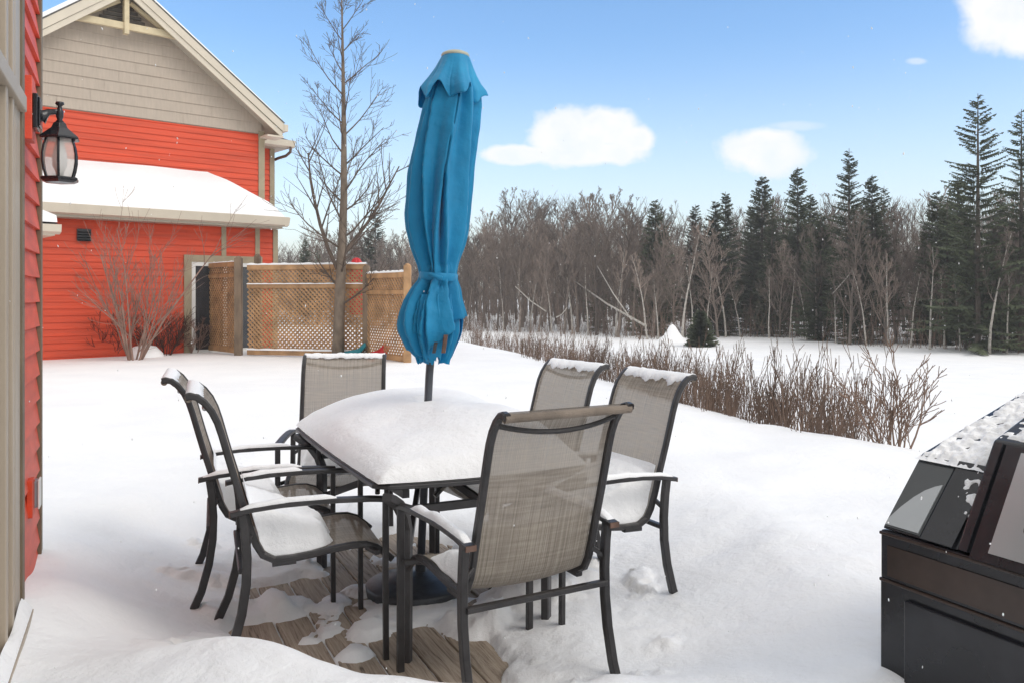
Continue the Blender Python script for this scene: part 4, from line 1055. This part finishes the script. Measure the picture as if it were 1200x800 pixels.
for n_, (px, ty, ex) in enumerate(BL):
    if n_ == 0: continue
    d = interp(FRONT, px) + ex - .5; k = n_ % 3; x = (px - 600) / F * d; want = EYE + (HZ - ty) / F * d - ground_far(x, d)
    put(WB[k], px, d, max(.5, want / (7.5, 8.5, 6.5)[k]), 'pale barked slim birch at the front of the woods', 'tree', 'pale birches at the front of the woods', rg, name='birch_tree')
# undergrowth of the woods
rg = random.Random(33); m_ = MB()
for n_ in range(3900):
    px = rg.uniform(190, 1360); d = interp(FRONT, px) + rg.uniform(0, 1) ** 1.3 * 17; x = (px - 600) / F * d; z = ground_far(x, d) - .05
    H = rg.uniform(.6, 3.6) * (1.25 if rg.random() < .2 else .8); r_ = rg.uniform(.008, .02)
    dd = Vector((rg.gauss(0, .16), rg.gauss(0, .16), 1)); pts = wander(rg, Vector((x, d, z)), dd, H, 3, .03, .1)
    m_.tube(pts, [r_, r_ * .8, r_ * .6, .005], 3, False)
    for q in range(4):
        j = rg.randrange(1, 4); a = rg.uniform(0, 6.28); m_.tube([pts[j], pts[j] + Vector((math.cos(a) * .35, math.sin(a) * .35, rg.uniform(.3, .7))) * H * .22], [r_ * .55, .004], 3, False)
tag(m_.build('undergrowth', BRUSH), 'tangle of brown saplings and brush filling the foot of the woods', 'undergrowth', None, 'stuff')
# the deep wood behind, one distant mass
m_ = MB(); rg = random.Random(34)
for n_ in range(2600):
    px = rg.uniform(150, 1400); d = interp(FRONT, px) + 26 + rg.uniform(0, 22); x = (px - 600) / F * d; z = ground_far(x, d)
    top_ = EYE + (HZ - interp(TOPY, px) - 34) / F * d - z; H = top_ * rg.uniform(.45, 1.0)
    pts = wander(rg, Vector((x, d, z)), Vector((rg.gauss(0, .06), 0, 1)), H, 4, .03, .05); m_.tube(pts, [.08, .065, .05, .035, .01], 3, False)
    for q in range(9):
        j = rg.randrange(1, 5); a = rg.uniform(0, 6.28); p_ = pts[j]; e_ = p_ + Vector((math.cos(a) * .6, math.sin(a) * .6, .9)) * rg.uniform(.8, 2.2); m_.tube([p_, e_], [.03, .008], 3, False)
        f_ = p_.lerp(e_, .6); m_.tube([f_, f_ + Vector((math.cos(a + 1) * .5, math.sin(a + 1) * .5, .9)) * .8], [.02, .008], 3, False)
tag(m_.build('far_woods', FBARK), 'far off mass of grey leafless woods behind the front trees', 'woods', None, 'stuff')
# fallen logs
for n_, (a, b, r_, lab) in enumerate((((674, 330, 62), (757, 382, 51), .075, 'long snow dusted trunk leaning down to the right in the woods'), ((604, 336, 62.5), (640, 365, 60), .05, 'short pale fallen trunk at the left of the woods'), ((665, 360, 58), (652, 372, 58.5), .05, 'stubby broken trunk leaning under the long fallen one'), ((700, 312, 58), (740, 375, 52), .045, 'thin pale trunk leaning behind the long fallen one'), ((1010, 300, 48), (975, 345, 49), .035, 'thin pale trunk leaning left below the spruces'))):
    m_ = MB(); p, q = dp(*a), dp(*b); mid = (p + q) / 2 + Vector((0, 0, -.15)); m_.tube([p, mid, q], [r_ * .5, r_ * .8, r_], 8); tag(m_.build('fallen_trunk', BIRCH, smooth=True), lab, 'fallen trunk')
m_ = MB(); m_.lathe([(.02, 1.0), (.18, .88), (.38, .55), (.6, .25), (1.0, .0), (1.3, -.3)], (0, 0, 0), 20); o = m_.build('snowy_stump', SNOW, smooth=True); q = dp(788, 398, 50.5); q.z = ground_far(q.x, q.y); o.location = q; tag(o, 'pointed snow covered stump at the edge of the woods', 'stump')

# ------------------------------------------------------------------ barbecue grill at the right
GO = Vector((1.13, 2.62, 0)); gr = empty('barbecue_grill', GO, math.atan2(-A.y, -A.x), 'black hooded barbecue grill with glossy panes and crusted snow, at the right edge', 'grill')
# local x = toward the camera along the deck (-A), local y = B direction (left-handed check below)
# rotation sends local x to -A ; local y to (A.y,-A.x) = B
def gx(q, r, z): return Vector((q, r, z))
LG = 1.35
m_ = MB(); m_.box(0, LG, 0, .95, .10, .585); m_.box(.001, LG, .001, .949, .585, .735); m_.build('cabinet', BLACKM, gr, bevel=.006)
m_ = MB(); m_.box(-.001, LG, -.004, .952, .578, .588); m_.box(-.001, LG, -.004, .952, .720, .730); m_.build('moulding', BROWNB, gr, bevel=.003)
m_ = MB(); m_.box(.03, LG, -.004, .01, .60, .693); m_.build('control_panel', BROWNB, gr)
m_ = MB(); m_.box(.10, .62, -.016, -.001, .16, .55); m_.box(.66, 1.2, -.016, -.001, .16, .55); m_.build('cabinet_door', BLACKM, gr, bevel=.004)
HP1 = [(.004, .738), (.176, .954), (.69, 1.133), (.86, 1.10), (.94, .738)]
HP2 = [(.0, .742), (.155, 1.036), (.50, 1.19), (.80, 1.19), (.945, .742)]
h1 = MB(); h1.prism(HP1, lambda a, b: gx(0.004, a, b), lambda a, b: gx(.262, a, b)); hood1 = h1.build('side_hood', BLACKM, gr, bevel=.006, fixn=True)
h2 = MB(); h2.prism(HP2, lambda a, b: gx(.262, a, b), lambda a, b: gx(LG - .02, a, b)); hood = h2.build('hood', BLACKM, gr, bevel=.006, fixn=True)
def slant(HP, q0, q1, u0, u1, off, m, name, par, w=.0):
    (a0, b0), (a1, b1) = HP[0], HP[1]; n = Vector((-(b1 - b0), (a1 - a0))).normalized() ; n = Vector((-(b1 - b0), (a1 - a0)))
    n.normalize(); f = lambda q, u, o: gx(q, lerp(a0, a1, u) + n.x * o, lerp(b0, b1, u) + n.y * o)
    mm = MB(); mm.add([f(q0, u0, 0), f(q1, u0, 0), f(q1, u1, 0), f(q0, u1, 0), f(q0, u0, off), f(q1, u0, off), f(q1, u1, off), f(q0, u1, off)], [(0, 1, 2, 3), (4, 7, 6, 5), (0, 4, 5, 1), (1, 5, 6, 2), (2, 6, 7, 3), (3, 7, 4, 0)])
    return mm.build(name, m, par, fixn=True, bevel=.001)
slant(HP1, .010, .137, .03, .97, .004, SMOKE, 'upper_pane', hood1)
(a0, b0), (a1, b1) = HP1[0], HP1[1]; nn_ = Vector((0, -(b1 - b0), (a1 - a0))).normalized()
arc = [(.014, .05), (.131, .05), (.131, .66), (.11, .62), (.085, .55), (.06, .44), (.035, .29), (.014, .12)]
m_ = MB(); m_.prism(arc, lambda a, b: gx(a, lerp(a0, a1, b), lerp(b0, b1, b)) + nn_ * .002, lambda a, b: gx(a, lerp(a0, a1, b), lerp(b0, b1, b)) + nn_ * .008); m_.build('glossy_pane', STEEL, hood1, fixn=True)
slant(HP1, .145, .25, .0, .98, .010, BLACKM, 'panel', hood1)
slant(HP2, .31, 1.25, -.04, .97, .008, BLACKM, 'window_frame', hood)
slant(HP2, .36, 1.2, .04, .92, .012, STEEL, 'window_pane', hood)
slant(HP2, .275, .30, .0, .98, .010, BLACKM, 'trim_strip', hood)
m_ = MB(); m_.tube([(.5, -.05, .86), (1.1, -.05, .86)], .014, 10); m_.tube([(.52, -.05, .86), (.52, .04, .84)], .01, 8); m_.tube([(1.08, -.05, .86), (1.08, .04, .84)], .01, 8); m_.build('handle', BLACKM, gr)
# snow crusts on the hood
def crust(q0, q1, fn, th, lab, seed, n=(70, 60), holes=.0):
    m = MB(); idx = {}; top = []
    for i in range(n[0] + 1):
        for j in range(n[1] + 1):
            u, v = i / n[0], j / n[1]; p, nn = fn(u, v); e = min(u, 1 - u, v, 1 - v)
            w_ = sstep(0, .09, e + .05 * nz(u * 7, v * 7, seed) + .03 * nz(u * 24, v * 24, seed)) 
            a = (.42 + .75 * nz(p.x * 35, p.y * 35, seed + p.z * 35) + .35 * nz(p.x * 90, p.y * 90, p.z * 90))
            top.append((p + nn * (-.004 + (th * max(-.3, a) + .004) * w_)))
    W_ = n[1] + 1
    m.add(top, [(i * W_ + j, i * W_ + j + 1, (i + 1) * W_ + j + 1, (i + 1) * W_ + j) for i in range(n[0]) for j in range(n[1])])
    o = m.build('snow_crust', SNOW, smooth=True, fixn=False); o.location = GO; o.rotation_euler = gr.rotation_euler; tag(o, lab, 'snow', 'snow crusts on the grill')
def on(HP, k, q0, q1):
    (a0, b0), (a1, b1) = HP[k], HP[k + 1]; nn = Vector((0, -(b1 - b0), (a1 - a0))).normalized()
    return lambda u, v, s=(0, 1): (gx(lerp(q0, q1, u), lerp(a0, a1, lerp(s[0], s[1], v)), lerp(b0, b1, lerp(s[0], s[1], v))), nn)
f1 = on(HP1, 1, .004, .262); crust(0, 0, lambda u, v: f1(u, v, (-.06, 1.0)), .017, 'crusty snow on the sloping top of the grill side hood', 1, (70, 120))
f2 = on(HP1, 0, .16, .262); crust(0, 0, lambda u, v: f2(u * .7 + .3, v, (.35 , .98)), .018, 'ragged snow patch on the dark panel beside the grill pane', 2, (40, 60))
f3 = on(HP2, 1, .262, 1.33); crust(0, 0, lambda u, v: f3(u, v, (.03, 1.0)), .017, 'crusty snow on top of the main grill hood', 3, (200, 80))
f4 = on(HP2, 0, .43, .50); crust(0, 0, lambda u, v: (f4(u, v, (.42, .64))[0] + f4(u, v)[1] * .012, f4(u, v)[1]), .012, 'small clump of snow stuck to the grill window', 4, (24, 30))

# ------------------------------------------------------------------ falling snow
rg = random.Random(55); m_ = MB()
for n_ in range(420):
    d = rg.uniform(1.3, 9) ; px = rg.uniform(-100, 1300); py = rg.uniform(0, 800); p = dp(px, py, d)
    if p.z < .35: continue
    r_ = rg.uniform(.0010, .0022) * (.55 + d * .13); s_ = rg.uniform(1, 2.6)
    q = Vector((rg.gauss(0, .25), rg.gauss(0, .2), -1)).normalized() * r_ * s_
    m_.tube([p - q, p - q * .4, p + q * .4, p + q], [r_ * .3, r_, r_, r_ * .3], 5)
tag(m_.build('falling_snow', SNOW, smooth=True), 'scattered snowflakes falling through the air', 'snow', None, 'stuff')

# ------------------------------------------------------------------ light, sky, camera
SE, SR = R(44), R(118)
w = bpy.data.worlds.new('World'); SC.world = w; w.use_nodes = True; nt = w.node_tree
bg = nt.nodes['Background']; bg.inputs['Strength'].default_value = 0.15
sky = N(nt, 'ShaderNodeTexSky', sky_type='NISHITA', sun_disc=False, sun_elevation=SE, sun_rotation=SR, altitude=200, air_density=1.0, dust_density=1.2, ozone_density=1.6)
tc = N(nt, 'ShaderNodeTexCoord'); sx_ = N(nt, 'ShaderNodeSeparateXYZ'); nt.links.new(tc.outputs['Generated'], sx_.inputs[0])
def M(op, a, b=None, c=None):
    n = nt.nodes.new('ShaderNodeMath'); n.operation = op
    for i, v in enumerate((a, b, c)):
        if v is None: continue
        if isinstance(v, (int, float)): n.inputs[i].default_value = v
        else: nt.links.new(v, n.inputs[i])
    return n.outputs[0]
X, Y, Z = sx_.outputs
Yc = M('MAXIMUM', Y, .05)
uu = M('DIVIDE', X, Yc); vv = M('DIVIDE', Z, Yc)
nzt = N(nt, 'ShaderNodeTexNoise', Scale=22.0, Detail=8.0, Roughness=.6); nt.links.new(tc.outputs['Generated'], nzt.inputs['Vector'])
nf = M('SUBTRACT', nzt.outputs['Fac'], .5)
fronty = M('GREATER_THAN', Y, .2)
tot = None
for (px, py, a, b_, soft) in ((606, 181, .052, .012, .5), (664, 163, .050, .034, .35), (712, 151, .040, .026, .35), (742, 164, .032, .019, .35), (685, 179, .085, .017, .4), (893, 180, .052, .027, .6), (898, 165, .036, .017, .6), (930, 148, .034, .006, 1.4), (1168, 14, .048, .046, .4), (1200, 42, .035, .026, .4), (1075, 72, .012, .004, 1)):
    du = M('DIVIDE', M('SUBTRACT', uu, (px - 600) / F), a); dv = M('DIVIDE', M('SUBTRACT', vv, (HZ - py) / F), b_)
    q = M('SQRT', M('ADD', M('MULTIPLY', du, du), M('MULTIPLY', dv, dv)))
    q = M('ADD', q, M('MULTIPLY', nf, 1.5))
    mr = N(nt, 'ShaderNodeMapRange', interpolation_type='SMOOTHSTEP'); mr.inputs[1].default_value = 1.12 + soft * .4; mr.inputs[2].default_value = .78 - soft * .3
    mr.inputs[3].default_value = 0; mr.inputs[4].default_value = .93 if soft < .9 else .45
    nt.links.new(q, mr.inputs[0]); tot = mr.outputs[0] if tot is None else M('MAXIMUM', tot, mr.outputs[0])
tot = M('MULTIPLY', M('MULTIPLY', tot, fronty), M('ADD', .93, M('MULTIPLY', nf, .7)))
# pale veil low over the woods, and unseen white cloud added overhead and behind for neutral light
veil = N(nt, 'ShaderNodeMapRange', interpolation_type='SMOOTHSTEP'); veil.inputs[1].default_value = .30; veil.inputs[2].default_value = .02; veil.inputs[3].default_value = .0; veil.inputs[4].default_value = .42; nt.links.new(Z, veil.inputs[0])
fwd = M('SUBTRACT', Y, M('MULTIPLY', Z, .55))
fill_cloud = N(nt, 'ShaderNodeMapRange', interpolation_type='SMOOTHSTEP'); fill_cloud.inputs[1].default_value = .45; fill_cloud.inputs[2].default_value = .15; fill_cloud.inputs[3].default_value = 0; fill_cloud.inputs[4].default_value = .92; nt.links.new(M('ADD', fwd, M('MULTIPLY', nf, .4)), fill_cloud.inputs[0])
fac = M('MAXIMUM', M('MAXIMUM', tot, veil.outputs[0]), fill_cloud.outputs[0])
mx = N(nt, 'ShaderNodeMix', data_type='RGBA'); nt.links.new(fac, mx.inputs[0]); hs = N(nt, 'ShaderNodeHueSaturation', Saturation=1.2, Value=1.4); nt.links.new(sky.outputs[0], hs.inputs['Color']); nt.links.new(hs.outputs[0], mx.inputs[6]); mx.inputs[7].default_value = (6.75, 6.6, 6.35, 1)
nt.links.new(mx.outputs[2], bg.inputs['Color'])
sl = bpy.data.lights.new('sun', 'SUN'); sl.energy = 1.0; sl.angle = R(28); sl.color = (1, .95, .88); so = bpy.data.objects.new('sun', sl); COL.objects.link(so)
sd = Vector((math.sin(SR) * math.cos(SE), math.cos(SR) * math.cos(SE), math.sin(SE))); so.rotation_euler = sd.to_track_quat('Z', 'Y').to_euler()
cam = bpy.data.cameras.new('camera'); co = bpy.data.objects.new('camera', cam); COL.objects.link(co); SC.camera = co
cam.sensor_width = 36; cam.lens = 36 * F / 1200; cam.shift_y = -(400 - HZ) / 1200; cam.clip_end = 2000; cam.clip_start = .05
co.location = (0, 0, EYE); co.rotation_euler = (R(90), 0, 0)
SC.view_settings.view_transform = 'Standard'; SC.view_settings.look = 'None'; SC.view_settings.exposure = 0.18; SC.view_settings.gamma = 1
SC.cycles.transparent_max_bounces = 16

# thin snowy air over the site
hm = bpy.data.materials.new('snowy_air'); hm.use_nodes = True; hn = hm.node_tree; hn.nodes.remove(hn.nodes['Principled BSDF'])
pv = N(hn, 'ShaderNodeVolumePrincipled'); pv.inputs['Density'].default_value = 0.0013; pv.inputs['Color'].default_value = (.95, .97, 1, 1); hn.links.new(pv.outputs[0], hn.nodes['Material Output'].inputs['Volume'])
m_ = MB(); m_.box(-290, 290, -60, 440, -3.6, 24); tag(m_.build('haze', hm), 'faint snowy air softening the far woods', 'haze', None, 'stuff')
